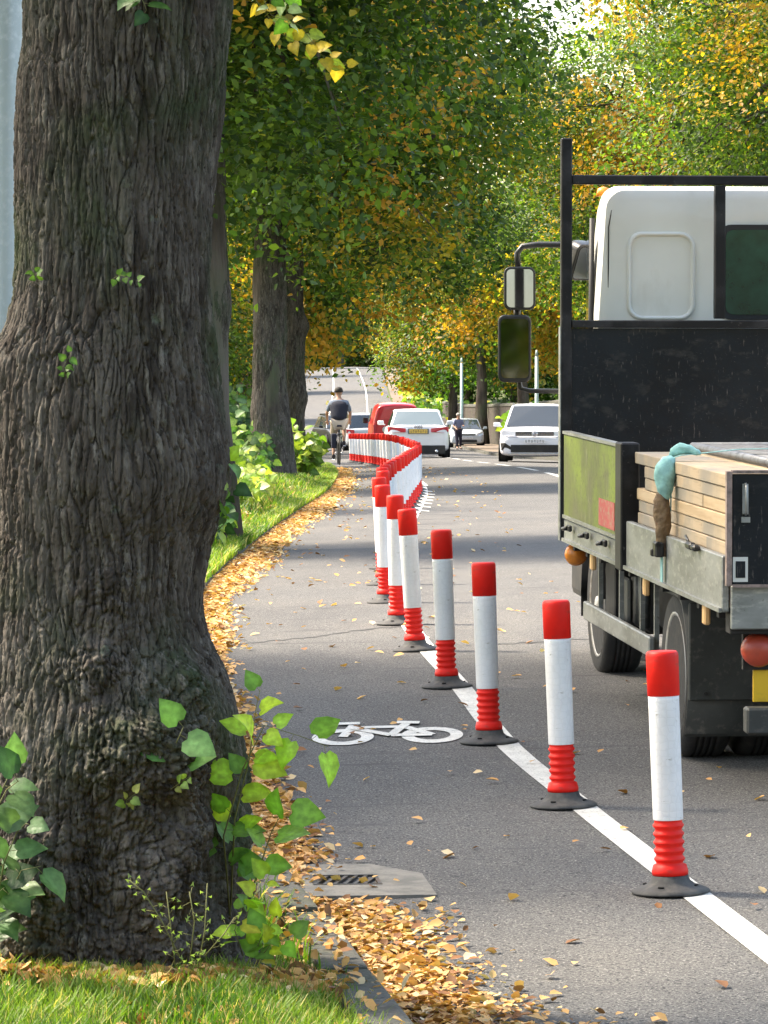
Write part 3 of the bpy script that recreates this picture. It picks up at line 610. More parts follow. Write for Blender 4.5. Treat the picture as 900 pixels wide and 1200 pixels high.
# ------------------------------------------------------------------ the great near trunk
TD = 9.6; K = TD/F
tb = gz(-.7, TD)
near = thing('near_tree', 'massive furrowed lime trunk with a swollen burl base filling the left foreground', 'tree', (-.68, TD, tb))
prof_px = [(-900,40,250),(-600,34,262),(-200,28,270),(0,26,272),(50,26,268),(100,20,264),(200,17,254),(300,16,250),(370,8,248),(420,-8,249),(450,-12,252),(500,-14,260),(560,-14,267),
           (600,-14,258),(640,-16,244),(700,-20,236),(740,-22,243),(790,-27,268),(840,-32,283),(900,-36,289),(950,-40,285),(1000,-44,276),(1050,-48,277),(1100,-54,287),(1130,-64,300),(1180,-85,325),(1240,-110,350)]
fl = curve([(a, b_) for a, b_, c in prof_px]); fr = curve([(a, c) for a, b_, c in prof_px])
def trunk_mesh(na=760, nz=1150):
    yp = np.linspace(1225, -700, nz); th = np.linspace(0, 2*np.pi, na, endpoint=False)
    Lx = (fl(yp)-450)*K; Rx = (fr(yp)-450)*K; z = (HY-yp)*K
    cx = (Lx+Rx)/2; r = (Rx-Lx)/2; Tm, Zm = np.meshgrid(th, z); r = r[:, None]; cx = cx[:, None]
    c, s = np.cos(Tm), np.sin(Tm)
    q = np.stack([c*.32, s*.32, Zm], -1)
    warp = (fbm(q*np.array([4,4,2.2]), 3, 3)-.5)
    burl = np.zeros_like(Zm)
    def bump(px, py, rad, h):
        nonlocal burl
        X = (px-450)*K; Z = (HY-py)*K; yy = -np.sqrt(np.clip(.32**2-(X-(-.68))**2, .005, None))
        dx = cx + r*c - X; dy = r*s - yy; dz = Zm - Z; d2 = (dx*dx+dy*dy+dz*dz)/(rad*rad); burl = np.maximum(burl, h*np.exp(-d2*1.2))
    for a in ((185,865,.17,.105),(232,800,.09,.06),(130,770,.10,.05),(215,950,.10,.06),(150,700,.13,.045),(60,1030,.16,.05),(200,1010,.17,.05),(255,560,.09,.02),(0,440,.10,.03),(180,330,.12,.018),(110,1080,.12,.05),(240,1080,.1,.05)): bump(*a)
    lump = (fbm(q*np.array([5,5,3]), 3, 21)-.5)*.035 + (fbm(q*2.2, 2, 25)-.5)*.03
    ang = Tm*r*1.0
    low = np.clip((-.9-Zm)/.35, 0, 1); messy = np.clip(burl*20, 0, 1)*.85 + low*.7; messy = np.clip(messy, 0, 1)
    # furrowed bark: long plates broken by cracks; around the burls the plates swirl and turn knobbly
    C3 = np.stack([cx+c*r, s*r, Zm], -1)
    wv = fbm(C3*np.array([7,7,3.5]), 3, 51)[...,None]-.5; wv2 = fbm(C3*np.array([18,18,9])+9, 2, 53)[...,None]-.5
    sw = np.array([1.,.6,.25])
    dirs = (burl[...,None]*6)*np.array([1,0,0])
    hf = fbm(C3*np.array([190,190,60]), 2, 81)-.5
    e1 = worley(C3*np.array([47,47,4.9]) + wv*sw*2.3 + wv2*sw*.7 + hf[...,None]*.16 + dirs, 61); e2 = worley(C3*np.array([78,78,13]) + wv*sw*3 + wv2*.9 + hf[...,None]*.2 + dirs*2, 64); e3 = worley(C3*np.array([15,15,1.6]) + wv*sw*1.4 + wv2*sw*.3 + hf[...,None]*.08 + dirs*.5, 67)
    sm = lambda v, a_, b_: np.clip((v-a_)/(b_-a_), 0, 1)
    pl = fbm(C3*np.array([30,30,5]), 2, 85)
    ribs = (1-sm(e1,.02,.22))*.0050*(.5+pl) + (1-sm(e1,.0,.08))*.0068 + (1-sm(e2,.0,.16))*.0036 + (1-sm(e3,.0,.09))*.010
    k1 = worley(C3*np.array([26,26,20]) + wv*3 + hf[...,None]*.2, 71); k2 = worley(C3*60 + wv*4 + hf[...,None]*.2, 74); kn = fbm(C3*13, 3, 41)
    knob = (1-sm(k1,.0,.20))*.016 + (1-sm(k2,.0,.22))*.009 - (kn-.5)*.080 - (fbm(C3*34, 3, 91)-.5)*.022 + (1-sm(e1,.0,.16))*.011
    rad = r + lump + burl - ribs*(1-messy*.85) - knob*messy + hf*.0045 + (fbm(C3*120, 2, 77)-.5)*.003
    # buttress ridges flowing into the roots
    rad = rad + low*.035*np.cos(Tm*6+warp*7) 
    X = cx + rad*c; Y = rad*s; V = np.stack([X+.68, Y, Zm-tb], -1).reshape(-1,3)
    i = np.arange(nz-1)[:, None]; j = np.arange(na)[None]; jn = (j+1) % na
    Q = np.stack([i*na+j, i*na+jn, (i+1)*na+jn, (i+1)*na+j], -1).reshape(-1,4)
    return fastmesh('trunk', V, quads=Q, smooth=True)
link('trunk', trunk_mesh(), M['bark'], near)
topz = (HY+700)*K - tb
blobs = [((0+x, y, z), (rx, ry, rz)) for x, y, z, rx, ry, rz in ((0,0,7.5,2.9,2.9,2.1),(1.9,.3,5.6,1.8,1.8,1.1),(-1.9,0,5.6,1.8,1.9,1.2),(.3,2.2,5.4,1.9,1.7,1.1),(0,-2.2,6.2,1.8,1.7,1.1),(2.4,1.6,7.4,1.7,1.7,1.3),(-2.2,1.6,7.4,1.7,1.7,1.3),(.2,0,9.8,2.2,2.2,1.5))]
b = MB()
for (c, q) in blobs:
    c = Vector(c); s = Vector((0,0,topz-.15)); mid = s.lerp(c,.5)+Vector((0,0,.35))
    b.tube([s - Vector((0,0,.3)), s.lerp(mid,.5)+Vector((0,0,.15)), mid, c], [.17,.14,.10,.03], 10)
b.build('limb', M['bark_far'], near)
link('crown', crown('crown', blobs, 34000, .105, 71, .25, .5, 40, .6), M['leaf'], near)

# ------------------------------------------------------------------ fallen leaves
def litter(name, x, d, z, size, seed, tan=.5, flat=.35, label=None):
    r = np.random.default_rng(seed); n = len(x)
    Nn = unit(np.array([0,0,1.0]) + r.normal(size=(n,3))*flat); P = np.stack([x, d, z + np.asarray(size)*.3*r.random(n)], -1)
    V, Q = leaf_geo(P, Nn, size, r, 0, .75)
    # curl the leaves
    h = r.random((n,1)); c = lerp((.50,.25,.08), (.74,.44,.18), h); k = r.random((n,1))
    c = np.where(k < .22, lerp((.30,.13,.05),(.18,.085,.04), h), c); c = np.where(k > .84, lerp((.60,.40,.17),(.70,.56,.38), h), c)
    o = link(name, fastmesh(name, V, quads=Q, col=np.repeat(c*r.uniform(.8,1.15,(n,1)),6,0)), M['litter']); o['kind'] = 'stuff'
    return tag(o, label, 'leaf litter')
n = 105000; r = np.random.default_rng(5)
d = 7.5 + 72*r.random(n)**1.75; w = np.abs(r.normal(0,.82,n))
band = np.interp(d, [7,9.5,10.5,12,15,22,30,50,80], [.27,.27,.23,.14,.10,.12,.15,.16,.16])*(.75+.7*fbm(np.stack([d*.9,0*d,0*d],-1),2,3))
dist = w*band
keepd = (r.random(n) < np.clip(1.25-w*.42, 0, 1)) & (r.random(n) < np.interp(d, [7,12,15], [.60,.68,1]))
x = left_edge(d) + dist; sel = keepd & ~((np.abs(d-11.7) < .40) & (x > -.27) & (x < .12) & (r.random(n) > .10))
x, dd_, = x[sel], d[sel]; sz = np.interp(dd_, [7,25,60,80], [.033,.046,.065,.075])*r.choice([.45,.7,1.0,1.15], len(dd_))
litter('fallen_leaves', x, dd_, zroad(x, dd_)+.006, sz, 1, label='thick drift of tan and orange fallen leaves along the kerb')
n = 950; d = 9 + 75*r.random(n)**1.3; x = left_edge(d) + r.random(n)**1.9*(post_x(np.clip(d,0,97))+1.2-left_edge(d))
litter('scattered_leaves', x, d, zroad(x, d)+.005, np.interp(d,[9,25,80],[.042,.05,.07]), 2, flat=.25, label='loose fallen leaves scattered over the cycle lane')
n = 9000; d = 8 + 60*r.random(n)**1.6; x = left_edge(d) - .1 - np.abs(r.normal(0,.45,n))*np.interp(d,[8,12,60],[1.1,.7,1.6])
litter('fallen_leaves', x, d, verge_z(x, d)+.015, np.interp(d,[7,25,60],[.036,.05,.07]), 3, flat=.6, label='fallen leaves lying in the verge grass')
n = 330; d = 8.6+4.2*r.random(n)**.8; x = left_edge(d) - .14*r.random(n); litter('fallen_leaves', x, d, zroad(x, d)+.112, .036*r.choice([.5,.8,1.1],n), 6, flat=.5, label='fallen leaves and crumbs lying on top of the near kerb stones')
n = 1100; a = r.uniform(math.pi, 2*math.pi, n); rr_ = .40+np.abs(r.normal(0,.08,n)); x = -.68+rr_*np.cos(a)*1.12; d = TD+rr_*np.sin(a)
litter('fallen_leaves', x, d, verge_z(x, d)+.03, .045, 4, flat=.8, label='brown leaves gathered round the foot of the near trunk')

# ------------------------------------------------------------------ grass
def grass(name, x, d, h, wd, seed, label):
    r = np.random.default_rng(seed); n = len(x); z = verge_z(x, d) - .005
    az = r.uniform(0, 2*math.pi, n); ln = r.uniform(.1,.75,n)*h; dx, dy = np.cos(az)*ln, np.sin(az)*ln
    wd = np.asarray(wd); px, py = -np.sin(az+r.normal(0,.6,n))*wd/2, np.cos(az)*wd/2
    B = np.stack([x,d,z],-1); off = np.stack([px,py,0*px],-1)
    m_ = B + np.stack([dx*.35,dy*.35,h*.6],-1); t = B + np.stack([dx,dy,h*.95],-1)
    V = np.stack([B-off, B+off, m_+off*.75, m_-off*.75, t+off*.12, t-off*.12],1).reshape(-1,3)
    q = np.arange(n)[:,None]*6; Q = np.concatenate([q+np.array([[0,1,2,3]]), q+np.array([[3,2,4,5]])],0)
    pt = fbm(np.stack([x*2.6, d*1.5, 0*x],-1), 3, 4)
    t_ = np.clip((pt-.5)*2+.5+r.normal(0,.16,n),0,1)[:,None]; c = lerp((.058,.135,.015),(.19,.275,.034),t_); dry = (r.random(n) < .13)[:,None]
    c = np.where(dry, np.array([.40,.33,.12]), c)*r.uniform(.75,1.2,(n,1))
    o = link(name, fastmesh(name, V, quads=Q, col=np.repeat(c,6,0)), M['grass']); o['kind'] = 'stuff'; return tag(o, label, 'grass')
n = 52000; d = r.uniform(7.6, 9.75, n); x = left_edge(d) - .06 - r.random(n)*1.35
k = ~(((x+.68)/.38)**2 + ((d-TD)/.33)**2 < 1); x, d = x[k], d[k]
th_ = fbm(np.stack([x*4,d*3,0*x],-1),2,8); k = r.random(len(x)) < np.clip((th_-.25)*3,.15,1)*np.clip((left_edge(d)-x)*4,.1,1); x, d = x[k], d[k]
grass('grass', x, d, r.uniform(.03,.085,len(x)), .0048, 1, 'bright green lawn grass in front of the near trunk')
n = 26000; d = r.uniform(9.6, 22, n); x = left_edge(d) - .10 - r.random(n)**.8*2.0; k = ~(((x+.68)/.38)**2 + ((d-TD)/.33)**2 < 1)
grass('grass', x[k], d[k], r.uniform(.05,.15,k.sum()), .008, 2, 'longer grass beside the kerb past the near trunk')
n = 60000; d = r.uniform(22, 85, n); x = left_edge(d) - .12 - r.random(n)*3.6
grass('grass', x, d, r.uniform(.06,.14,n), .022, 3, 'sunlit grass bank along the left kerb')

n = 26000; d = r.uniform(13.5, 80, n); x = left_edge(d) - .16 + .17*r.random(n)
grass('grass', x, d, r.uniform(.05,.12,n), np.interp(d,[13,30,80],[.008,.014,.022]), 4, 'tufts of grass hanging over the left kerb')
# ------------------------------------------------------------------ leafy shoots, each with stems and leaves
HEART = [(0,-.40,0),(.18,-.50,.02),(.44,-.34,.06),(.50,.0,.09),(.28,.34,.05),(0,.66,-.08),(-.25,.34,.05),(-.46,.0,.09),(-.42,-.34,.06),(-.18,-.48,.02)]
MID = [(0,-.24,0),(0,.0,0),(0,.28,0)]
HT = [(0,1,10),(1,2,10),(2,3,10),(3,11,10),(3,4,11),(4,12,11),(4,5,12),(5,6,12),(6,11,12),(6,7,11),(7,10,11),(7,8,10),(8,9,10),(9,0,10)]
def shoot(name, label, cat, x, d, z, stems, leaf, seed, shades, spread=.4, upn=.5, group=None):
    """stems: list of point lists (local). leaves alternate along each stem, as broad pointed hearts"""
    r = random.Random(seed); o = thing(name, label, cat, (x, d, z), 0, group); b = MB(); V = []; Q = []; C = []
    for st in stems:
        pts = [Vector(p_) for p_ in st]; b.tube(pts, [max(.0012, .0035*(1-i/len(pts)))*leaf/.1 for i in range(len(pts))], 5)
        L = [0]
        for i in range(1, len(pts)): L.append(L[-1]+(pts[i]-pts[i-1]).length)
        s = L[-1]*.22; sd = 1
        while s < L[-1]+leaf*.3:
            i = max(1, min(len(pts)-1, next((k for k, l in enumerate(L) if l >= s), len(pts)-1))); t = min(1, (s-L[i-1])/(L[i]-L[i-1]+1e-6)); p_ = pts[i-1].lerp(pts[i], t); ax = (pts[i]-pts[i-1]).normalized()
            side = ax.cross(Vector((0,-1,.3))).normalized()*sd; dirn = (side*r.uniform(.5,1.2)+ax*r.uniform(.2,.8)+Vector((r.uniform(-1,1),r.uniform(-1,1),r.uniform(-1,.2)))*spread).normalized()
            nrm = (Vector((r.uniform(-.6,.6), -.75, upn))+Vector((r.uniform(-1,1),r.uniform(-1,1),r.uniform(-1,1)))*.45); nrm = (nrm - dirn*nrm.dot(dirn)).normalized(); bn = nrm.cross(dirn)
            sz = leaf*r.uniform(.62,1.15); cen = p_ + dirn*sz*.68; k0 = len(V); cup = r.uniform(.2,1.8)
            b.tube([p_, p_+dirn*sz*.28], .0009*leaf/.1, 4)
            bend = r.uniform(-.25,.1); tw = r.uniform(-.25,.25)
            for u, v, w in HEART + MID: V.append(cen + bn*u*sz*.98 + dirn*v*sz + nrm*(w*cup + bend*(v-.0)**2 + tw*u*v)*sz)
            Q += [(k0+a_, k0+b_, k0+c_) for a_, b_, c_ in HT]
            c = np.array(r.choice(shades))*r.uniform(.75,1.2); C += [c*r.uniform(.92,1.05) for _ in HEART] + [np.clip(c*1.35+.015,0,1)]*len(MID)
            sd = -sd; s += leaf*r.uniform(.45,.75)
    b.build('stem', M['grass_stem'], o)
    link('leaves', fastmesh('leaves', [tuple(v) for v in V], tris=Q, col=np.array(C), smooth=True), M['shoot_leaf'], o); return o
M['grass_stem'] = mat('green_stem', (.13,.13,.04), .7)
LIT = [(.26,.44,.035),(.34,.52,.04),(.15,.31,.03),(.12,.25,.05),(.42,.54,.05)]; DRK = [(.025,.075,.02),(.045,.11,.025),(.075,.15,.06),(.022,.06,.015),(.11,.19,.07)]; YG = [(.38,.44,.03),(.24,.38,.03),(.5,.46,.05),(.14,.26,.03)]  # LIT greens are raised to stand in for sunlight on the shoots
def P3(px, py, d, o): return (at(px, d)-o[0], d-o[1], (HY-py)*d/F-o[2])
def stems_px(lst, o): return [[P3(*q, o) for q in s] for s in lst]
o_ = (-.33, 9.45, gz(-.33, 9.45))
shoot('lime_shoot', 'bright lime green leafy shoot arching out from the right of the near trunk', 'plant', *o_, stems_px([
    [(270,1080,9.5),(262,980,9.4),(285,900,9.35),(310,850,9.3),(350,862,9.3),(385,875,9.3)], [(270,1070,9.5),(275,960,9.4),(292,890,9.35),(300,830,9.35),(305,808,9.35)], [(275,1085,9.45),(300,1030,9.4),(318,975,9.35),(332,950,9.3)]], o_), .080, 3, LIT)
o_ = (-.30, 9.3, gz(-.30, 9.3))
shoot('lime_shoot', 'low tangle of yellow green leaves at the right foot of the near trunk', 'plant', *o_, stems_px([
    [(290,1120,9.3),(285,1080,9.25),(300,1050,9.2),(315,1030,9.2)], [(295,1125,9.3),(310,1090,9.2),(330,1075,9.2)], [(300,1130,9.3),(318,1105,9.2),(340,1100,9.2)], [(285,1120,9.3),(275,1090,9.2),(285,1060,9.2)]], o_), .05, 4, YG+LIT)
o_ = (-1.03, 9.15, gz(-1.03, 9.15))
shoot('leafy_shoot', 'dark green glossy leaved shoot at the left foot of the near trunk', 'plant', *o_, stems_px([
    [(-10,1110,9.15),(-5,1000,9.1),(0,930,9.05),(15,900,9.0)], [(-10,1100,9.1),(10,1050,9.05),(25,1020,9.0),(48,1015,9.0)], [(-15,1110,9.1),(5,1010,9.0),(20,975,9.0),(30,965,8.98)], [(-20,1100,9.1),(-10,960,9.0),(8,925,8.98),(22,915,8.95)], [(-12,1110,9.15),(-20,1060,9.0),(5,1040,9.0)]], o_), .085, 5, DRK, upn=.9)
o_ = (-.50, 9.22, gz(-.50, 9.22))
def twig(label, lst, leaf, seed, sh, oo): return shoot('trunk_sprig', label, 'sprig', *oo, stems_px(lst, oo), leaf, seed, sh, group=None)
twig('small green sprig with a pale pointed leaf on the lower trunk', [[(212,905,9.28),(206,872,9.2),(215,852,9.17)]], .085, 6, [(.10,.22,.06),(.16,.30,.10)], (at(212,9.28), 9.28, (HY-905)*9.28/F))
twig('tiny sprig low on the burl beside a curled leaf', [[(150,950,9.30),(148,938,9.2),(158,930,9.17)],[(200,925,9.2),(222,910,9.15)]], .026, 7, [(.16,.24,.04),(.30,.30,.06)], (at(160,9.3), 9.3, (HY-948)*9.3/F))
twig('small sprig of leaves growing on the middle of the trunk', [[(80,450,9.32),(74,430,9.26),(84,412,9.24)]], .022, 8, [(.07,.15,.025)], (at(80,9.32), 9.32, (HY-450)*9.32/F))
twig('little pair of leaves higher on the trunk bark', [[(130,328,9.32),(140,322,9.27),(163,330,9.25)],[(45,330,9.35),(40,318,9.3)]], .02, 9, [(.09,.18,.025)], (at(130,9.32), 9.32, (HY-330)*9.32/F))
twig('leafy cluster hanging at the top of the trunk', [[(160,-30,9.3),(165,-5,9.24),(172,12,9.22)],[(150,-30,9.3),(158,-10,9.24)]], .05, 10, DRK, (at(160,9.3), 9.3, (HY+30)*9.3/F))
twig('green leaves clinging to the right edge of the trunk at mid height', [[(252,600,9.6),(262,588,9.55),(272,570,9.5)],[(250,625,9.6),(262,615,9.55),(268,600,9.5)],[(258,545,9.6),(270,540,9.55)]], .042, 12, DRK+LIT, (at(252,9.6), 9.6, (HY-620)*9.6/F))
# thin weeds in front of the root
o_ = (-.52, 9.05, gz(-.52, 9.05))
weed = thing('weed', 'thin spindly seeding weed in front of the trunk root', 'weed', o_)
b = MB(); V=[];Q=[];C=[]; rw = random.Random(9)
for st in ([(215,1130),(190,1080),(168,1045),(152,1032)],[(205,1130),(200,1085),(195,1045)],[(232,1135),(240,1090),(243,1035)],[(222,1130),(228,1080),(222,1045)],[(240,1120),(262,1095),(275,1075)]):
    pts = [Vector(P3(a,c_,9.0,o_)) for a,c_ in st]; b.tube(pts, .0016, 5)
    for i in range(len(pts)-1):
        for q in range(6):
            p_ = pts[i].lerp(pts[i+1], q/6); dr = Vector((rw.uniform(-1,1), rw.uniform(-.6,.3), rw.uniform(-.2,1))).normalized(); e = p_+dr*rw.uniform(.01,.028); b.tube([p_, e], .0007, 4)
            k0=len(V); a_=dr.cross(Vector((0,1,.2))).normalized()*.005
            V += [e-a_, e+dr*.004, e+a_, e+dr*.014]; Q.append((k0,k0+1,k0+2,k0+3)); C += [np.array((.22,.30,.10))]*4
b.build('stem', M['grass_stem'], weed); link('leaves', fastmesh('leaves',[tuple(v) for v in V],quads=Q,col=np.array(C)), M['leaf'], weed)

def bush(name, label, x, d, rx, ry, h, nl, leaf, seed, sh, cat='bush', nst=14):
    r = random.Random(seed); z = gz(x, d); st = []
    for k in range(nst):
        a = r.uniform(0, 2*math.pi); q = math.sqrt(r.random()); ex, ey = rx*q*math.cos(a), ry*q*math.sin(a); hh = h*r.uniform(.55,1.0)*(1-.35*q)
        st.append([(ex*.25, ey*.25, -.02), (ex*.5, ey*.5, hh*.45), (ex*.85, ey*.85, hh*.8), (ex*1.05, ey*1.05, hh)])
    return shoot(name, label, cat, x, d, z, st, leaf, seed, sh, spread=.9)
bush('bush', 'rounded green shoots left of the straight grey trunk', -2.3, 57, .42, .6, 1.0, 0, .15, 21, [(.07,.15,.025),(.14,.24,.035),(.24,.33,.08),(.04,.09,.02)], nst=44)
bush('bush', 'upright yellow green shoots between the two middle trunks', -1.45, 63, .40, .6, 1.1, 0, .15, 22, [(.14,.24,.03),(.28,.34,.04),(.08,.15,.02)], nst=40)
bush('bush', 'small dark leaved shoots hugging the base of the straight grey trunk', -1.97, 58.8, .20, .3, .75, 0, .13, 23, DRK, nst=14)
bush('shrub', 'low yellow green shrub spreading on the grass bank', -1.72, 42, .42, 2.6, .50, 0, .11, 24, [(.22,.30,.04),(.15,.25,.03),(.34,.38,.08)], nst=60)
bush('shrub', 'spreading mixed green shrub behind the rounded shoots on the bank', -2.0, 50, .5, 2.2, .6, 0, .12, 28, [(.07,.15,.025),(.18,.28,.04),(.30,.36,.07)], nst=50)
bush('shrub', 'dark leaved low shrub nearer along the grass bank', -1.62, 31, .30, 2.2, .42, 0, .09, 25, [(.06,.15,.035),(.11,.22,.06),(.04,.10,.025),(.26,.34,.06)], nst=56)
bush('shrub', 'bright leafy clump on the verge beside the near trunk edge', -1.46, 23.5, .20, 1.4, .36, 0, .07, 26, [(.10,.23,.03),(.17,.30,.05),(.05,.14,.03)], nst=34)
bush('shrub', 'leafy clump low at the kerb where the leaf drift narrows', -1.28, 19.5, .12, .5, .18, 0, .06, 27, [(.13,.30,.04),(.08,.22,.04)], nst=10)
for k, (x, d, rx, h, lab) in enumerate(((-2.9,68,.7,1.7,'tall garden bush behind the rounded green shoots'),(-3.4,84,.9,2.0,'garden bush farther back between the trunks'),(-3.8,56,.6,1.6,'garden bush close behind the near trunk edge'))):
    bush('bush', lab, x, d, rx, .8, h, 0, .17, 40+k, DRK+[(.14,.26,.05)], nst=40)
# low bushes along the right pavement
for k, (x, d, lab) in enumerate(((7.3,140,'bright yellow green bush right of the slim trunks'),(6.3,158,'low green bush between the two slim trunks'),(8.8,118,'bright bush behind the oncoming white car'))):
    bush('bush', lab, x, d, 1.3, 1.2, 2.2, 0, .34, 50+k, YG+LIT, nst=44)
for k, (x, d) in enumerate(((2.2,268),(4.6,246),(1.9,292),(1.6,318),(1.7,345),(6.0,225))):
    bush('bush', f"leafy bush on the right edge of the hill road, {['nearest but two','nearest but one','fourth nearest','fifth nearest','farthest','nearest'][k]}", x+1.2, d, 1.6, 2.5, 2.6, 0, .55, 70+k, YG+[(.10,.2,.03),(.07,.14,.03)], nst=30)
# leafy low branch with yellow leaves entering the frame at the top
for k, (lab, lst, sh) in enumerate((('yellow leaved branch end hanging at the top beside the near trunk', [[(285,-60,13),(300,0,13),(330,40,13),(372,62,13),(408,78,13)],[(300,-20,13),(318,18,13),(352,30,13),(385,75,13)]], [(.50,.34,.04),(.42,.30,.03),(.20,.26,.03)]),
        ('pale green leaf sprig at the very top beside the trunk', [[(300,-50,11),(318,-15,11),(316,10,11)],[(300,-50,11),(330,-20,11),(338,28,11)]], [(.12,.26,.03),(.30,.36,.20)]))):
    dd0 = lst[0][0][2]; oo = (at(lst[0][0][0],dd0), dd0, (HY-lst[0][0][1])*dd0/F)
    b_ = shoot('hanging_branch', lab, 'branch', *oo, stems_px(lst, oo), .052, 60+k, sh)
# lamp column behind the near trunk
lx, ld = -1.72, 16.5; lz = gz(lx, ld)
o = thing('lamp_column', 'pale galvanised lamp column at the left edge behind the near trunk', 'lamp post', (lx, ld, lz))
b = MB(); b.lathe([(.135,-.05),(.135,1.2),(.10,1.35),(.088,4),(.06,8)], 28); b.build('column', M['galv'], o)
b = MB(); b.tube([(0,0,8),(.1,0,8.35),(.8,0,8.5)], [.035,.03,.03], 8); b.build('bracket', M['galv'], o)
b = MB(); b.box((1.05,0,8.48),(.6,.22,.12),.04,2); b.build('lantern', M['galv'], o)
for x, d, h, lab in ((at(541,186),186,4.2,'pale green lamp column rising behind the parked silver hatchback'),(at(629,150),150,3.9,'pale lamp column partly hidden by the truck mirrors')):
    o = thing('lamp_column', lab, 'lamp post', (x, d, gz(x, d)), 0, 'lamp columns on the right pavement')
    b = MB(); b.lathe([(.11,-.1),(.11,1.3),(.085,1.4),(.07,h)], 14); b.build('column', M['column'], o)
    b = MB(); b.lathe([(.07,h),(.04,h+.25),(.0001,h+.27)], 12); b.build('lantern', M['column'], o)

# ------------------------------------------------------------------ dropside truck
t0z = -1.612 + .02
truck = thing('truck', 'flatbed truck with white cab, black headboard frame and algae stained dropside', 'truck', (1.228, 13.2, t0z)); truck.rotation_euler = (R(.86), 0, R(5.1))
TM = Matrix.Translation((1.228, 13.2, t0z)) @ Matrix.Rotation(R(5.1), 4, 'Z') @ Matrix.Rotation(R(.86), 4, 'X')
W = 2.12
def sub(name, m, f, parent=truck):
    b = MB(); f(b); return b.build(name, m, parent)
def frame_(b):
    for x in (.62, 1.38): b.bx(x, x+.07, .1, 5.9, .50, .66, .006)
    for y in (.15, 1.0, 2.0, 3.0, 3.9): b.bx(.70, 1.37, y, y+.06, .53, .63)
    for y in np.arange(.25, 4.1, .42): b.bx(.03, W-.03, y, y+.05, .662, .715)
    b.tube([(.3,1.46,.335),(W-.3,1.46,.335)], .05, 12); b.lathe([(.0001,-.13),(.11,-.09),(.14,0),(.11,.09),(.0001,.13)], 16, (W/2,1.46,.335), 'x')
    b.tube([(.3,4.8,.335),(W-.3,4.8,.335)], .04, 10); b.tube([(W/2,1.46,.36),(W/2,4.6,.5)], .035, 8)
sub('chassis', M['chassis'], frame_)
sub('deck', M['timber2'], lambda b: b.bx(.03, W-.03, .04, 4.16, .717, .745))
def side_rail(b):
    b.bx(0, .028, .03, 2.27, .70, .905, .004); b.bx(0, .028, 2.45, 4.18, .70, .805, .004); b.bx(W-.028, W, .03, 4.18, .70, .84, .004)
    b.bx(-.012, -.001, .03, 4.18, .70, .716); b.bx(.03, W-.03, .005, .028, .64, .80, .004)
sub('side_rail', M['alu'], side_rail)
ds_ = sub('dropside', M['algae'], lambda b: b.bx(-.004, .026, 2.46, 4.16, .812, 1.21, .004))
sub('edge_strip', M['alu'], lambda b: (b.bx(-.010, .030, 2.46, 4.17, 1.212, 1.226), b.bx(-.010,-.005,2.46,4.17,.812,.828), b.bx(-.010,-.005,2.46,2.478,.83,1.21)), ds_)
sub('sticker', M['red_sticker'], lambda b: b.bx(-.0065, -.0045, 2.56, 3.02, .845, .965), ds_)
for y in (2.75, 3.3, 3.85):
    sub('latch', M['plastic'], lambda b: (b.bx(-.03, -.0125, y-.04, y+.04, .765, .795, .005), b.tube([(-.03,y,.78),(-.045,y+.05,.775)], .010, 8)))
sub('dropside', M['alu'], lambda b: b.bx(W-.026, W+.004, .05, 4.16, .812, 1.21, .004))
sub('side_post', M['truck_black'], lambda b: (b.bx(-.022, .06, 2.28, 2.44, .69, 1.235, .006),))
# tailboard
tb_ = sub('tailboard', M['headboard'], lambda b: b.bx(.028, W-.028, -.022, .002, .80, 1.205, .003))
M['frame_trim'] = mat('tailboard_trim', (.30,.22,.20), .6, noise=[(20,(1,1,1),(.12,.09,.08),.45,.65)])
sub('edge_strip', M['frame_trim'], lambda b: (b.bx(.006,.026,-.030,.0,.80,1.215), b.bx(.028,W-.01,-.030,.004,1.207,1.219), b.bx(.028,W-.01,-.028,-.024,.795,.806)), tb_)
sub('latch', M['alu'], lambda b: (b.tube([(.075,-.03,1.06),(.075,-.052,1.07),(.075,-.052,1.16),(.075,-.03,1.17)], .006, 6), b.bx(.060,.092,-.032,-.0235,1.03,1.05), b.bx(.064,.086,-.030,-.0235,1.06,1.17)), tb_)
def lab_(b):
    b.bx(.03,.085,-.026,-.0235,.815,.905)
sub('label_plate', M['white_label'], lab_, tb_); sub('label_face', M['headboard'], lambda b: b.bx(.040,.075,-.0285,-.0265,.83,.89,.0), tb_)
sub('rear_beam', M['chassis'], lambda b: b.bx(.03, W-.03, .03, .12, .62, .698, .004))
# headboard frame
def head_(b):
    b.bx(-.012, .040, 4.20, 4.25, .70, 2.62, .005); b.bx(W-.040, W+.012, 4.20, 4.25, .70, 2.62, .005)
    b.bx(.041, W-.041, 4.20, 4.25, 2.40, 2.445, .005); b.bx(.73, .78, 4.20, 4.25, 1.76, 2.398, .004); b.bx(1.34, 1.39, 4.20, 4.25, 1.76, 2.398, .004)
    b.bx(.041, W-.041, 4.19, 4.255, 1.715, 1.752, .004)
hb = sub('headboard_frame', M['truck_black'], head_)
sub('headboard_panel', M['headboard'], lambda b: b.bx(.041, W-.041, 4.21, 4.235, .75, 1.714), hb)
sub('edge_strip', M['alu'], lambda b: b.bx(-.018,-.0125,4.20,4.25,.70,1.72), hb)
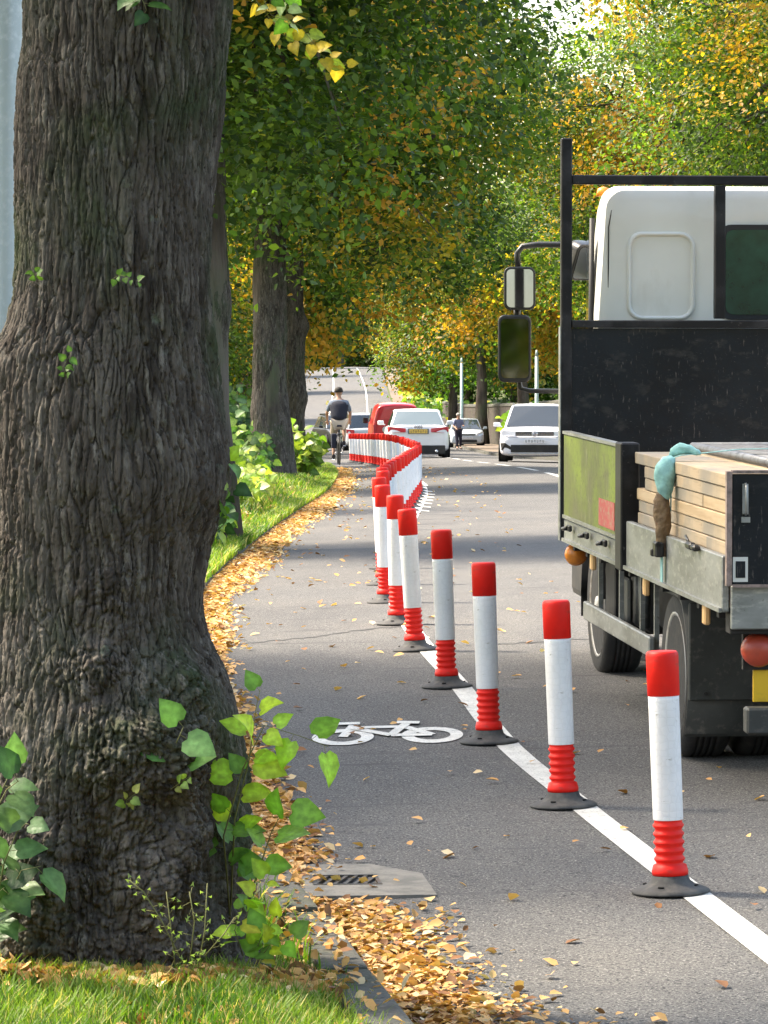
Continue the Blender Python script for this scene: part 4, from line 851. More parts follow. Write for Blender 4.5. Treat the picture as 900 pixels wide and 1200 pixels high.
# cab: rounded shell built from cross sections
x0, x1 = .185, W-.185; xm = W/2
def ring_(y, zt, inset, zb, r=.095):
    pts = []; a0, a1 = x0+inset, x1-inset
    for (cx, cz, s) in ((a0+r+.035, zt-r, 180), (a1-r-.035, zt-r, 90)):
        for k in range(7):
            a = R(s - k*15); pts.append((cx+r*math.cos(a), y, cz+r*math.sin(a)))
    hw = .03
    pts += [(a1+hw*.6, y, 1.45), (a1+hw, y, 1.1), (a1+hw, y, zb), (a0-hw, y, zb), (a0-hw, y, 1.1), (a0-hw*.6, y, 1.45)]
    return pts
def cab_(b):
    b.loft([ring_(4.40, 2.33, .05, .70), ring_(4.42, 2.38, .015, .69), ring_(4.46, 2.40, 0, .69), ring_(5.0, 2.42, .07, .69), ring_(5.5, 2.38, .13, .69), ring_(5.85, 2.27, .17, .69), ring_(6.02, 1.75, .18, .69), ring_(6.10, 1.2, .18, .69)])
cab = sub('cab', M['cab'], cab_)
for p_ in cab.data.polygons: p_.use_smooth = True
m_ = cab.modifiers.new('es', 'EDGE_SPLIT'); m_.split_angle = R(32)
def rrect(cx, cz, w, h, r, y, n=6):
    pts = []
    for (sx, sz, a0) in ((1,1,0),(-1,1,90),(-1,-1,180),(1,-1,270)):
        for k in range(n+1):
            a = R(a0 + 90*k/n); pts.append((cx+sx*(w/2-r)+r*math.cos(a), y, cz+sz*(h/2-r)+r*math.sin(a)))
    return pts
def back_(b, cx):     # pressed panels on the rear wall: raised rounded rib, ring shaped
    if 1:
        o1 = rrect(cx, 1.965, .335, .43, .075, 4.401); o2 = rrect(cx, 1.965, .322, .417, .07, 4.386); o3 = rrect(cx, 1.965, .300, .395, .06, 4.386); o4 = rrect(cx, 1.965, .288, .383, .055, 4.401)
        b.loft([o1, o2, o3, o4], cap=False)
sub('pressed_panel', M['cab'], lambda b: back_(b, .50), cab); sub('pressed_panel', M['cab'], lambda b: back_(b, W-.50), cab)
sub('seam', M['gasket'], lambda b: b.tube([(.245,4.405,1.75),(.245,4.405,2.2),(.26,4.41,2.28),(.33,4.425,2.355)], .0035, 6), cab)
wn = sub('rear_window', M['gasket'], lambda b: b.prism(rrect((.80+1.32)/2, 1.985, .54, .46, .05, 4.401), (0,-.014,0)), cab)
sub('pane', M['cab_glass'], lambda b: b.prism(rrect((.80+1.32)/2, 1.985, .49, .41, .04, 4.388), (0,-.004,0)), wn)
def sidew(b, xx, s):
        q_ = lambda y: -s*float(np.interp(y, [4.46,5.0,5.5], [0,.07,.13])); b.prism([(xx+q_(4.72),4.72,1.55),(xx+q_(5.45),5.45,1.52),(xx+q_(5.35),5.35,2.14),(xx+q_(4.78),4.78,2.2)], (s*.018,0,0))
sub('side_window', M['car_glass'], lambda b: sidew(b, x0-.004, -1), cab); sub('side_window', M['cab_glass'], lambda b: sidew(b, x1+.004, 1), cab)
sub('windscreen', M['cab_glass'], lambda b: b.prism([(x0+.24,6.05,1.5),(x1-.24,6.05,1.5),(x1-.26,5.88,2.2),(x0+.26,5.88,2.2)], (0,.03,.01)), cab)
sub('door_seal', M['gasket'], lambda b: b.tube([(x0+.006,4.62,.75),(x0+.006,4.62,1.6),(x0+.018,4.66,2.25)], .014, 6), cab)
sub('roof_lamp', M['amber'], lambda b: b.lathe([(.0001,.05),(.03,.04),(.04,0)], 12, (x0+.20,5.5,2.385)), cab)
def lower(b):
    b.bx(x0+.12, x1-.12, 5.30, 6.1, .30, .685, .04, 2); b.bx(x0+.02, x1-.02, 4.42, 4.52, .40, .688, .02)
    for xx in (x0+.05, x1-.30):
        pr = [(4.8+.44*math.cos(R(a)), .33+.44*math.sin(R(a))) for a in range(-10, 191, 15)]
        b.loft([[(xx, y, z), (xx+.25, y, z), (xx+.25, y-.0, z+.02), (xx, y, z+.02)] for y, z in pr], smooth=True)
        b.bx(xx, xx+.25, 4.34, 4.37, .26, .56, .006)
sub('lower_cab', M['chassis'], lower)
# wheels
def wheel(x, y, side, dual=False):
    w = thing_part('wheel')
def tyre_prof(r, w): return [(r-.10,-w/2+.01),(r-.03,-w/2),(r-.008,-w/2+.018),(r,-w/2+.045)] + [q for k in range(4) for q in ((r, -w/2+.05+k*(w-.10)/4+.004),(r-.007,-w/2+.052+k*(w-.10)/4+.006),(r-.007,-w/2+.05+k*(w-.10)/4+.012),(r,-w/2+.05+k*(w-.10)/4+.014))] + [(r,w/2-.045),(r-.008,w/2-.018),(r-.03,w/2),(r-.10,w/2-.01)]
def wheel(px, py, s, w=.195, parent=truck):
    b = MB(); b.lathe(tyre_prof(.335, w), 40, (px, py, .335), 'x'); t = b.build('wheel', M['tyre'], parent)
    b = MB(); e = -s*w/2
    b.lathe([(.245,e*-.7),(.250,e+s*.004),(.235,e+s*.01),(.225,e+s*.05),(.15,e+s*.06),(.12,e+s*.03),(.06,e+s*.02),(.05,e+s*.0),(.0001,e-s*.01)], 32, (px,py,.335), 'x'); b.build('rim', M['rim'], t)
    b = MB()
    for k in range(6): b.lathe([(.012,e+s*.05),(.012,e+s*.03),(.0001,e+s*.028)], 8, (px, py+.135*math.cos(k*math.pi/3), .335+.135*math.sin(k*math.pi/3)), 'x')
    b.build('wheel_nut', M['chassis'], t); return t
for x, s in ((.165,1),(.40,1),(W-.40,-1),(W-.165,-1)): wheel(x, 1.46, s)
for x, s in ((.345,1),(W-.345,-1)): wheel(x, 4.8, s)
def mud(b, xx):
    if 1:
        pr = [(1.46+.40*math.cos(R(a)), .335+.385*math.sin(R(a))) for a in range(70, 216, 12)]
        b.loft([[(xx, y, min(z,.655)), (xx+.45, y, min(z,.655)), (xx+.45, y-.008, min(z,.655)+.012), (xx, y-.008, min(z,.655)+.012)] for y, z in pr], smooth=True)
        b.bx(xx, xx+.45, 1.035, 1.055, .27, .655, .006)
sub('mudguard', M['guard'], lambda b: mud(b, .055)); sub('mudguard', M['guard'], lambda b: mud(b, W-.505))
sub('mudflap_bracket', M['chassis'], lambda b: b.bx(.33,.40,1.018,1.033,.44,.56,.004))
for q_ in (.12,.45): sub('bolt', M['chassis'], lambda b: b.tube([(q_,1.03,.30),(q_,1.022,.30)],.008,6))
sub('side_guard', M['alu'], lambda b: (b.bx(.045,.072,1.95,3.85,.355,.44,.006),))
def struts(b):
    for y in (3.62, 2.93, 2.30, 1.98): b.bx(.075, .105, y, y+.03, .36, .70)
    b.bx(.06,.10,3.70,3.86,.36,.70)
for y in (3.55, 2.93, 2.35, 1.98): sub('guard_strut', M['alu'], lambda b: b.bx(.075, .095, y, y+.022, .36, .70))
def tanks(b):
    b.bx(.16,.56,3.62,3.92,.30,.69,.02,2); b.bx(.20,.58,2.98,3.45,.36,.62,.05,3); b.lathe([(.0001,-.31),(.13,-.30),(.15,-.27),(.15,.27),(.13,.30),(.0001,.31)], 20, (.36,2.55,.50), 'y')
sub('tank', M['chassis'], tanks)
sub('battery_box', M['guard'], lambda b: b.bx(.13,.155,3.05,3.32,.40,.60,.01))
for q_ in (2.6,2.7,2.8): sub('pipe', M['guard'], lambda b: b.tube([(.14,q_,.42),(.14,q_,.66)],.02,8))
for y in (3.35, 1.85, .45):
    sub('side_marker', M['amber_pale'], lambda b: b.bx(.006,.030,y-.028,y+.028,.62,.695,.006))
sub('indicator', M['amber'], lambda b: b.lathe([(.0001,-.03),(.04,-.022),(.055,0),(.05,.02)], 20, (.050,4.12,.64), 'y'))
sub('indicator', M['amber'], lambda b: b.lathe([(.0001,-.03),(.04,-.022),(.055,0),(.05,.02)], 20, (W-.045,4.12,.60), 'y'))
for xx in (.150, W-.150):
    sub('rear_lamp', M['redlens'], lambda b: b.lathe([(.0001,-.03),(.05,-.024),(.062,0),(.06,.04)], 24, (xx,.10,.555), 'y'))
    sub('lamp_bracket', M['chassis'], lambda b: b.bx(xx-.05, xx+.05, .141, .17, .48, .66))
sub('marker_board', M['yellow'], lambda b: b.bx(.14,.55,.155,.165,.36,.478,.002)); sub('marker_board', M['yellow'], lambda b: b.bx(W-.55,W-.14,.155,.165,.36,.478,.002))
bm_ = sub('bumper', M['guard'], lambda b: b.bx(.092, W-.092, .02, .10, .255, .352, .008))
sub('bumper_arm', M['chassis'], lambda b: b.bx(.60,.66,.105,.16,.21,.50), bm_); sub('bumper_arm', M['chassis'], lambda b: b.bx(1.46,1.52,.105,.16,.21,.50), bm_)
# mirrors
def mirror(name, cx, cz, w, h, y, yaw, tilt, glassround):
    Rm = Matrix.Rotation(yaw,4,'Z') @ Matrix.Rotation(tilt,4,'X')
    def T(b): bmesh.ops.transform(b.b, matrix=Matrix.Translation((cx,y,cz)) @ Rm, verts=b.b.verts)
    b = MB(); b.loft([rrect(0,0,w*.80,h*.86,.03,.085), rrect(0,0,w*.94,h*.95,.035,.05), rrect(0,0,w,h,.035,0), rrect(0,0,w*.98,h*.99,.033,-.012), rrect(0,0,w*.9,h*.93,.028,-.012)]); T(b)
    m = b.build(name, M['plastic'], truck)
    b = MB(); b.prism(rrect(0,0,w*.84,h*.88,.024,-.0125), (0,-.004,0)); T(b); b.build('mirror_glass', M['mirror'], m); return m
inv = TM.inverted()
def wp(px, py, d): return inv @ Vector((at(px,d), d, (HY-py)*d/F))
a = wp(603,408.5,18.9); mirror('mirror', a.x, a.z, .172, .35, a.y, R(-6), R(-2), 1)
a2 = wp(609,338,18.9); mirror('mirror', a2.x, a2.z, .165, .225, a2.y, R(-3), R(-2), 1)
a3 = wp(684,307,18.9); mirror('mirror', a3.x, a3.z, .14, .20, a3.y, R(30), R(24), 1)
arm = [wp(607,316,18.95), wp(606,297,18.95), wp(612,289,18.95), wp(630,286.5,18.95), wp(692,287,18.9), wp(700,287,18.9)]
low = [wp(607,440,18.98), wp(610,455,18.98), wp(620,458,18.98), wp(692,459,18.95)]
sub('mirror_arm', M['plastic'], lambda b: b.tube(arm, .016, 8)); sub('mirror_arm', M['plastic'], lambda b: b.tube(low, .013, 8)); sub('mirror_joint', M['plastic'], lambda b: b.tube([wp(606,360,18.98), wp(606,374,18.98)], .018, 8))

# ------------------------------------------------------------------ load on the truck
def onto(o, loc=None):   # place a top-level object in the truck's frame
    o.matrix_world = TM @ Matrix.Translation(loc or (0,0,0)); return o
rp = random.Random(4); zl = .746; th_ = .0505; nlay = 9
ordn = ['lowest','second lowest','third lowest','fourth lowest','middle','fourth from the top','third from the top','second from the top','top']
cols = ['at the left edge','second in from the left','third in from the left','fourth in from the left','fifth in from the left']
for L_ in range(nlay):
    for c in range(5):
        y0 = .075 + rp.uniform(0,.012); y1 = 2.27 + (rp.uniform(-.02,.02) if L_ in (8,) else rp.uniform(-.30,.02)); z = zl + L_*th_
        if L_ in (1,3,4): y1 = 2.24+rp.uniform(-.04,.02)
        segs = [(y0, y1)]
        if c == 0 and L_ in (3, 6): segs = [(y0, y0+.42+rp.uniform(0,.2))]; segs.append((segs[0][1]+.006, y1))
        for si, (ya, yb) in enumerate(segs):
            b = MB(); b.bx(0, .222, 0, yb-ya, 0, th_-.003, .003, 1)
            o = b.build('timber_plank', M['timber'] if rp.random() < .72 else M['timber2'])
            o.matrix_world = TM @ Matrix.Translation((.040 + c*.226 + (rp.uniform(-.008,.006) if c == 0 else 0), ya, z)) @ Matrix.Rotation(R(rp.uniform(-.12,.12)),4,'Z')
            lab = f'pale timber plank {cols[c]}, {ordn[L_]} layer'
            if len(segs) > 1: lab += (', short rear piece' if si == 0 else ', longer front piece')
            tag(o, lab, 'plank', 'timber planks stacked on the truck')
ztop = zl + nlay*th_
# galvanised mesh panel lying on the planks
fp = thing('mesh_panel', 'galvanised steel mesh panel lying flat on top of the planks', 'mesh panel'); fp.matrix_world = TM @ Matrix.Translation((.30, .35, ztop+.018))
b = MB()
for q in ([(0,2.0,0),(1.05,2.0,0)], [(0,0,0),(1.05,0,0)], [(0,0,0),(0,2.0,0)], [(1.05,0,0),(1.05,2.0,0)]): b.tube(q, .017, 10)
b.build('frame', M['galv2'], fp)
b = MB()
for k in range(1, 26): b.tube([(0,k*.077,.004),(1.05,k*.077,.004)], .005, 5)
for k in range(1, 6): b.tube([(k*.175,0,-.006),(k*.175,2.0,-.006)], .003, 5)
b.build('wire', M['galv2'], fp)
b = MB()
for q in ([(.34,-.02,.034),(.34,1.9,.034)], [(.36,1.5,.06),(1.2,.9,.045)]): b.tube(q, .019, 10)
b.build('pole', M['galv2'], fp)
# ratchet strap with its wad of webbing and brown sleeve
st = thing('ratchet_strap', 'teal webbing strap with a ratchet and brown sleeve holding the timber down', 'strap'); st.matrix_world = TM @ Matrix.Translation((0, 1.27, 0))
b = MB()
b.prism([(-.016,-.025,.72),(-.016,.025,.72),(-.016,.025,.95),(-.016,-.025,.95)], (.003,0,0))
pts = [(-.018,.93),(.020,1.0),(.024,1.20),(.034,ztop+.012),(.06,ztop+.02),(.30,ztop+.044),(1.15,ztop+.06)]
b.loft([[(x,-.012,z),(x,.012,z),(x+.002,.012,z+.003),(x+.002,-.012,z+.003)] for x, z in pts], smooth=False)
b.build('webbing', M['teal'], st)
def blobm(name, m, pts, rads, parent, seed, amp=.02):
    b = MB(); b.tube(pts, rads, 14); bmesh.ops.subdivide_edges(b.b, edges=b.b.edges[:], cuts=2, use_grid_fill=True)
    vs = np.array([v.co[:] for v in b.b.verts]); n = fbm(vs*18, 3, seed)-.5; b.b.normal_update()
    for v, q in zip(b.b.verts, n): v.co += v.normal*q*amp*2
    for f in b.b.faces: f.smooth = True
    o = b.build(name, m, parent); return o
blobm('webbing_bundle', M['teal'], [(.004,.0,1.045),(.0,.0,1.06),(-.002,.0,1.09),(.0,.0,1.13),(.006,.0,1.17),(.016,.0,1.20),(.03,.0,1.215)], [.012,.026,.036,.040,.038,.028,.010], st, 3, .022)
blobm('webbing_fold', M['teal'], [(.02,.05,1.215),(.035,.045,1.235),(.065,.03,1.248),(.10,.015,1.245),(.13,.0,1.232),(.14,-.005,1.225)], [.006,.018,.022,.022,.016,.005], st, 5, .014)
blobm('sleeve', M['sack'], [(-.01,.01,1.07),(-.014,.0,1.04),(-.014,.0,.98),(-.012,-.005,.92),(-.010,-.01,.86),(-.008,0,.825)], [.016,.026,.032,.030,.026,.018], st, 6, .016)
b = MB(); b.box((-.03,-.01,.85),(.035,.07,.06),.006); b.box((-.04,.03,.835),(.03,.03,.03),.005); b.tube([(-.035,-.045,.87),(-.035,.035,.87)],.012,10); b.build('ratchet', M['plastic'], st)
b = MB(); b.box((-.012,.62-1.27,.905),(.03,.10,.028),.008); b.box((-.016,.50-1.27,.905),(.03,.07,.024),.008); b.tube([(-.01,.74-1.27,.935),(-.012,.66-1.27,.915)],.006,6); b.build('spare_ratchet', M['plastic'], st)

# ------------------------------------------------------------------ cars
def lerp3(a, b_, t): return tuple(a[i]*(1-t)+b_[i]*t for i in range(3))
def car(name, label, cat, x, d, rz, paintm, L=4.5, W=1.8, H=1.45, belt=.92, zb=.20, hood=(1.0,.62,.86), tail=(.98,.60,.95), gh=(-.15,.95,-1.3,-1.9), style='sedan', glassm='car_glass', rear=False, details=None, group='cars on the road'):
    """local frame: y forward, origin on the ground below the centre; gh = windscreen base, roof front, roof rear, rear glass base (y)"""
    o = thing(name, label, cat, (x, d, float(zroad(x, d))), rz, group); hw = W/2
    def sec(y, w, top, bot=zb, tw=.9):
        return [(-w*.90,y,bot),(-w*.99,y,bot+.10),(-w,y,(bot+top)/2),(-w*.97,y,top-.07),(-w*tw,y,top),(-w*.45,y,top+.02),(0,y,top+.028),(w*.45,y,top+.02),(w*tw,y,top),(w*.97,y,top-.07),(w,y,(bot+top)/2),(w*.99,y,bot+.10),(w*.90,y,bot)]
    yf, yr = L/2, -L/2; g0, g1, g2, g3 = gh
    hz, hn, hb = hood; tz_, tn, tb2 = tail
    S_ = [sec(yf, hw*.80, hn, zb+.08), sec(yf-.06, hw*.90, hn+.08, zb+.02), sec(yf-.30, hw*.97, hb-.03), sec(yf-.65, hw*.995, hb+.03), sec(g0+.2, hw, belt-.01), sec(0, hw, belt), sec(g2, hw, belt+.01),
          sec(min(g3+.1, g2-.15), hw, tb2), sec(yr+.35, hw*.985, tb2), sec(yr+.07, hw*.93, tn+.30 if style != 'van' else tb2, zb+.05), sec(yr, hw*.86, tn+.22 if style != 'van' else tb2-.05, zb+.12)]
    b = MB(); b.loft(S_); body = b.build('body', paintm, o, 2)
    # greenhouse
    rw, bw = hw*.72, hw*.90; zr = H
    def ring2(y, z, w, t=1): return [(-w,y,z),(-w*.5,y,z+.02*t),(0,y,z+.028*t),(w*.5,y,z+.02*t),(w,y,z)]
    zbt = belt-.03
    C_ = ring2(g0, zbt, bw, 0); Fv = ring2(g1 if g1 < g0 else g0-.75, zr-.03, rw); 
    yF = g1 if g1 < g0 else g0-.75
    Rv = ring2(g2, zr-.05, rw*.98); Bv = ring2(g3, zbt if style != 'van' else zbt, bw*.97, 0); mid = ring2((yF+g2)/2, zr, rw*1.01)
    b = MB(); rows = [C_, Fv, mid, Rv, Bv]; vs = [[b.b.verts.new(p_) for p_ in r_] for r_ in rows]
    for i in range(4):
        for k in range(4): b.b.faces.new((vs[i][k], vs[i][k+1], vs[i+1][k+1], vs[i+1][k]))
    for k in (0, 4): b.b.faces.new([vs[i][k] for i in range(5)])
    b.b.faces.new([v for v in vs[0]] + [v for v in vs[4][::-1]])
    bmesh.ops.recalc_face_normals(b.b, faces=b.b.faces)
    es = [e for e in b.b.edges if e.calc_face_angle(0) > R(16)]; bmesh.ops.bevel(b.b, geom=es, offset=.045, segments=3, affect='EDGES', profile=.5)
    for f in b.b.faces: f.smooth = True
    b.build('cabin', paintm, o)
    def pane(nm, q, m, ins=.05, off=.012):
        q = [Vector(v) for v in q]; c = sum(q, Vector())/len(q); n_ = (q[len(q)//2-1]-q[0]).cross(q[-1]-q[0]).normalized()
        if n_.dot(c - Vector((0,(yF+g2)/2,zr-.4))) < 0: n_ = -n_
        q = [v + (c-v).normalized()*ins*1.3 + n_*off for v in q]; bb = MB(); bb.prism(q, n_*-.01); return bb.build(nm, m, o)
    pane('windscreen', C_ + Fv[::-1], M['car_glass'], .05, .02)
    if not (style == 'van'): pane('rear_window', Bv + Rv[::-1], M[glassm], .05, .02)
    for k in (0, 4):
        a_, f_, m2, r2, b2 = Vector(C_[k]), Vector(Fv[k]), Vector(mid[k]), Vector(Rv[k]), Vector(Bv[k])
        pane('side_window', [a_.lerp(b2,.05), f_.lerp(a_,.1), m2, m2.lerp(a_.lerp(b2,.48),1)], M['car_glass'], .045, .008)
        if style != 'van': pane('side_window', [a_.lerp(b2,.50), m2, r2, b2.lerp(a_,.06)], M['car_glass'], .05, .008)
    # wheels and arches
    wr = .325
    for sx in (-1, 1):
        for yw in (yf-.82, yr+.78):
            b = MB(); b.lathe([(wr-.09,-.10),(wr-.02,-.10),(wr,-.075),(wr,.075),(wr-.02,.10),(wr-.09,.10)], 24, (sx*(hw-.11), yw, wr), 'x'); w_ = b.build('wheel', M['tyre'], o)
            b = MB(); e = sx*.085; b.lathe([(wr-.088,-e),(wr-.088,e),(wr-.12,e*.8),(.06,e*.9),(.0001,e)], 20, (sx*(hw-.11), yw, wr), 'x'); b.build('rim', M['alloy'], w_)
            b = MB(); b.lathe([(wr+.045,0),(wr+.05,sx*.012),(.0001,sx*.012)], 24, (sx*(hw-.004), yw, wr-.01), 'x'); b.build('wheel_arch', M['black'], o)
        b = MB(); b.box((sx*(hw+.10), g0-.32, belt+.06), (.19,.10,.13), .04, 2); b.tube([(sx*(hw-.03), g0-.30, belt+.0),(sx*(hw+.06), g0-.31, belt+.03)], .02, 6); b.build('door_mirror', paintm, o)
    def bxm(nm, m, *a, bev=.01, par=None):
        bb = MB(); bb.bx(*a, bev, 2); return bb.build(nm, m, par or o)
    if details: details(o, bxm, hw, yf, yr, H)
    return o
def plate(bxm, m, y, z, fw, w=.26, h=.055, n=7):
    pl = bxm('number_plate', m, -w, w, y-.006, y+.006, z-h, z+h, bev=.002)
    b = MB(); s = 1 if fw else -1; r = random.Random(int(z*1000))
    for k in range(n):
        u = -w*.82 + k*(w*1.64/(n-1)); yy_ = y + s*.0075
        for (dx, dz, ww, hh) in ((-.014,0,.010,.07),(.014,0,.010,.07),(0,.03*(k % 2*2-1),.03,.011)): b.bx(u+dx-ww/2, u+dx+ww/2, yy_-.001, yy_+.001, z+dz-hh/2, z+dz+hh/2)
    b.build('plate_marks', M['ink'], pl)
def det_sedan(o, bxm, hw, yf, yr, H):
    for s in (-1, 1):
        b = MB(); b.prism([(s*.36,yr-.035,.80),(s*.36,yr-.035,.90),(s*(hw-.10),yr+.03,.95),(s*(hw-.03),yr+.14,.93),(s*(hw-.05),yr+.14,.80),(s*(hw-.20),yr-.0,.775)], (0,.05,0)); b.build('tail_light', M['tail_lens'], o)
        b = MB(); b.lathe([(.0001,-.02),(.045,-.02),(.045,.05)], 14, (s*.52, yr-.02, .25), 'y'); b.build('exhaust', M['chrome'], o)
    bxm('number_plate_recess', M['pale_glass'], -.30, .30, yr-.022, yr+.05, .745, .90, bev=.01)
    plate(bxm, M['plate_y'], yr-.032, .82, False, .255, .055)
    bxm('diffuser', M['chassis'], -hw*.84, hw*.84, yr-.012, yr+.3, .17, .42, bev=.03)
    bxm('boot_lip', M['white_car'], -.62, .62, yr+.06, yr+.16, .985, 1.012, bev=.01)
    b = MB()
    for k in range(4): b.lathe([(.034,-.004),(.042,-.004),(.042,.004),(.034,.004),(.034,-.004)], 18, (-.09+k*.06, yr-.010, .945), 'y')
    b.build('badge', M['chrome'], o)
car('car', 'white saloon car seen from behind waiting beside the end of the red and white posts', 'car', at(487.5,106), 104+2.2, R(1.2), M['white_car'], L=4.7, W=1.83, H=1.42, belt=.96, gh=(.95,.25,-1.05,-1.75), tail=(1.0,.62,.98), glassm='pale_glass', details=det_sedan)
def det_suv(o, bxm, hw, yf, yr, H):
    bxm('grille', M['chassis'], -.50, .50, yf-.03, yf+.012, .80, .92, bev=.01)
    for z in (.84, .88): bxm('grille_bar', M['chrome'], -.49, .49, yf+.010, yf+.022, z-.006, z+.006, bev=.002)
    for s in (-1, 1):
        b = MB(); b.prism([(s*.48,yf+.02,.80),(s*.48,yf+.02,.93),(s*(hw-.10),yf-.10,.96),(s*(hw-.04),yf-.20,.93),(s*(hw-.08),yf-.14,.82),(s*(hw-.25),yf-.02,.79)], (0,-.06,0)); b.build('headlight', M['head_lens'], o)
        b = MB(); b.prism([(s*.50,yf+.012,.42),(s*(hw-.08),yf-.07,.40),(s*(hw-.06),yf-.09,.60),(s*.74,yf-.0,.60)], (0,-.05,0)); b.build('air_intake', M['chassis'], o)
        bxm('roof_rail', M['chrome'], s*.62-.015, s*.62+.015, -1.5, .2, H-.02, H+.035, bev=.008)
    bxm('lower_grille', M['chassis'], -.60, .60, yf-.05, yf+.018, .34, .55, bev=.01); bxm('skid_plate', M['chrome'], -.66, .66, yf-.05, yf+.014, .27, .31, bev=.006)
    plate(bxm, M['plate_w'], yf+.03, .655, True)
    b = MB(); b.lathe([(.062,0),(.078,0),(.078,.016),(.062,.016),(.062,0)], 28, (0, yf+.014, .86), 'y'); b.tube([(-.045,yf+.03,.89),(-.02,yf+.03,.82),(0,yf+.03,.865),(.02,yf+.03,.82),(.045,yf+.03,.89)], .008, 5); b.tube([(-.03,yf+.03,.905),(0,yf+.03,.862),(.03,yf+.03,.905)], .007, 5); b.build('badge', M['chrome'], o)
car('car', 'white oncoming sport utility car with dark lower grille, left of the truck headboard', 'car', at(631,92)+.04, 91+2.2, math.pi+R(-4.5), M['pearl_car'], L=4.5, W=1.84, H=1.66, belt=1.03, hood=(1.0,.72,.98), tail=(1,.75,1.05), gh=(.95,.35,-1.5,-2.0), style='suv', details=det_suv).scale = (1, 1, .89)
def det_hatch(o, bxm, hw, yf, yr, H):
    bxm('grille', M['chassis'], -.42, .42, yf-.02, yf+.014, .66, .73, bev=.02); bxm('lower_grille', M['chassis'], -.48, .48, yf-.04, yf+.016, .30, .44, bev=.03)
    for s in (-1, 1):
        b = MB(); b.prism([(s*.46,yf+.0,.66),(s*.44,yf+.0,.73),(s*(hw-.10),yf-.22,.86),(s*(hw-.05),yf-.28,.80),(s*(hw-.10),yf-.16,.68)], (0,-.06,.0)); b.build('headlight', M['head_lens'], o)
        b = MB(); b.lathe([(.0001,.02),(.06,.018),(.075,-.03)], 14, (s*.66, yf-.05, .42), 'y'); b.build('fog_lamp', M['chassis'], o)
    plate(bxm, M['plate_w'], yf+.03, .54, True)
car('car', 'silver hatchback facing the camera, parked by the pale lamp column', 'car', at(546,182), 182+2.0, math.pi+R(2), M['silver_car'], L=4.2, W=1.76, H=1.46, belt=.95, hood=(1,.62,.84), gh=(1.05,.25,-1.3,-1.9), style='hatch', details=det_hatch, group='far cars')
def det_van(o, bxm, hw, yf, yr, H):
    for s in (-1, 1):
        bxm('tail_light', M['tail_lens'], s*(hw-.10)-.06, s*(hw-.10)+.06, yr-.014, yr+.08, .72, 1.12, bev=.02)
    bxm('bumper', M['chassis'], -hw*.9, hw*.9, yr-.05, yr+.2, .28, .50, bev=.03); plate(bxm, M['plate_y'], yr-.052, .60, False)
    for (xa, za, w_, h_) in ((-.02,1.52,.075,.075),(-.02,1.34,.07,.04)): bxm('sticker', M['pole_white'], xa-w_, xa+w_, yr-.020, yr-.008, za-h_, za+h_, bev=.006)
    b = MB(); b.lathe([(.05,0),(.10,-.004),(.115,0),(.10,.004),(.05,.006)], 20, (-.42, yr-.02, .93), 'y'); b.build('round_emblem', M['pole_white'], o)
    bxm('door_seam', M['chassis'], -.005, .005, yr-.008, yr+.01, .62, 1.22, bev=0)
def van(name, label, x, d, rz, pm):
    o = thing(name, label, 'van', (x, d, float(zroad(x, d))), rz, 'cars on the road'); hw = .89
    def s_(y, w, top, bot=.26):
        return [(-w*.93,y,bot),(-w,y,bot+.15),(-w,y,.95),(-w*.96,y,1.25),(-w*.84,y,top-.16),(-w*.72,y,top-.04),(-w*.4,y,top),(0,y,top+.015),(w*.4,y,top),(w*.72,y,top-.04),(w*.84,y,top-.16),(w*.96,y,1.25),(w,y,.95),(w,y,bot+.15),(w*.93,y,bot)]
    b = MB(); b.loft([s_(-2.12,hw*.93,1.76,.34), s_(-2.08,hw*.97,1.82,.3), s_(-1.95,hw,1.87), s_(-.6,hw,1.90), s_(.5,hw,1.86), s_(.9,hw,1.70), s_(1.25,hw,1.20), s_(1.9,hw*.95,1.0), s_(2.12,hw*.85,.75,.34)]); b.build('body', pm, o, 2)
    def bxm(nm, m, *a, bev=.01, par=None):
        bb = MB(); bb.bx(*a, bev, 2); return bb.build(nm, m, par or o)
    det_van(o, bxm, hw, 2.12, -2.12, 1.9)
    for sx in (-1, 1):
        for yw in (1.35, -1.4):
            b = MB(); b.lathe([(.22,-.10),(.30,-.10),(.32,-.075),(.32,.075),(.30,.10),(.22,.10)], 20, (sx*(hw-.11), yw, .32), 'x'); w_ = b.build('wheel', M['tyre'], o)
            b = MB(); b.lathe([(.22,-sx*.08),(.22,sx*.085),(.06,sx*.07),(.0001,sx*.08)], 16, (sx*(hw-.11), yw, .32), 'x'); b.build('rim', M['alloy'], w_)
            b = MB(); b.lathe([(.36,0),(.365,sx*.012),(.0001,sx*.012)], 20, (sx*(hw-.004), yw, .31), 'x'); b.build('wheel_arch', M['black'], o)
        b = MB(); b.prism([(sx*(hw*.975),.95,1.2),(sx*(hw*.975),.2,1.2),(sx*(hw*.87),.2,1.66),(sx*(hw*.87),.62,1.66)], (sx*.012,0,.002)); b.build('side_window', M['car_glass'], o)
        b = MB(); b.box((sx*(hw+.10), .9, 1.22), (.18,.10,.22), .04, 2); b.build('door_mirror', M['plastic'], o)
    b = MB(); b.prism([(-.70,1.24,1.22),(.70,1.24,1.22),(.62,.92,1.68),(-.62,.92,1.68)], (0,.02,.01)); b.build('windscreen', M['car_glass'], o)
    b = MB(); b.prism([(-.58,-2.125,1.30),(-.52,-2.11,1.62),(.52,-2.11,1.62),(.58,-2.125,1.30)], (0,-.012,0)); b.build('rear_door_panel', pm, o)
    return o
van('van', 'red delivery van seen from behind, in the queue ahead of the white saloon', at(462,129), 129+2.1, R(3), M['red_car'])
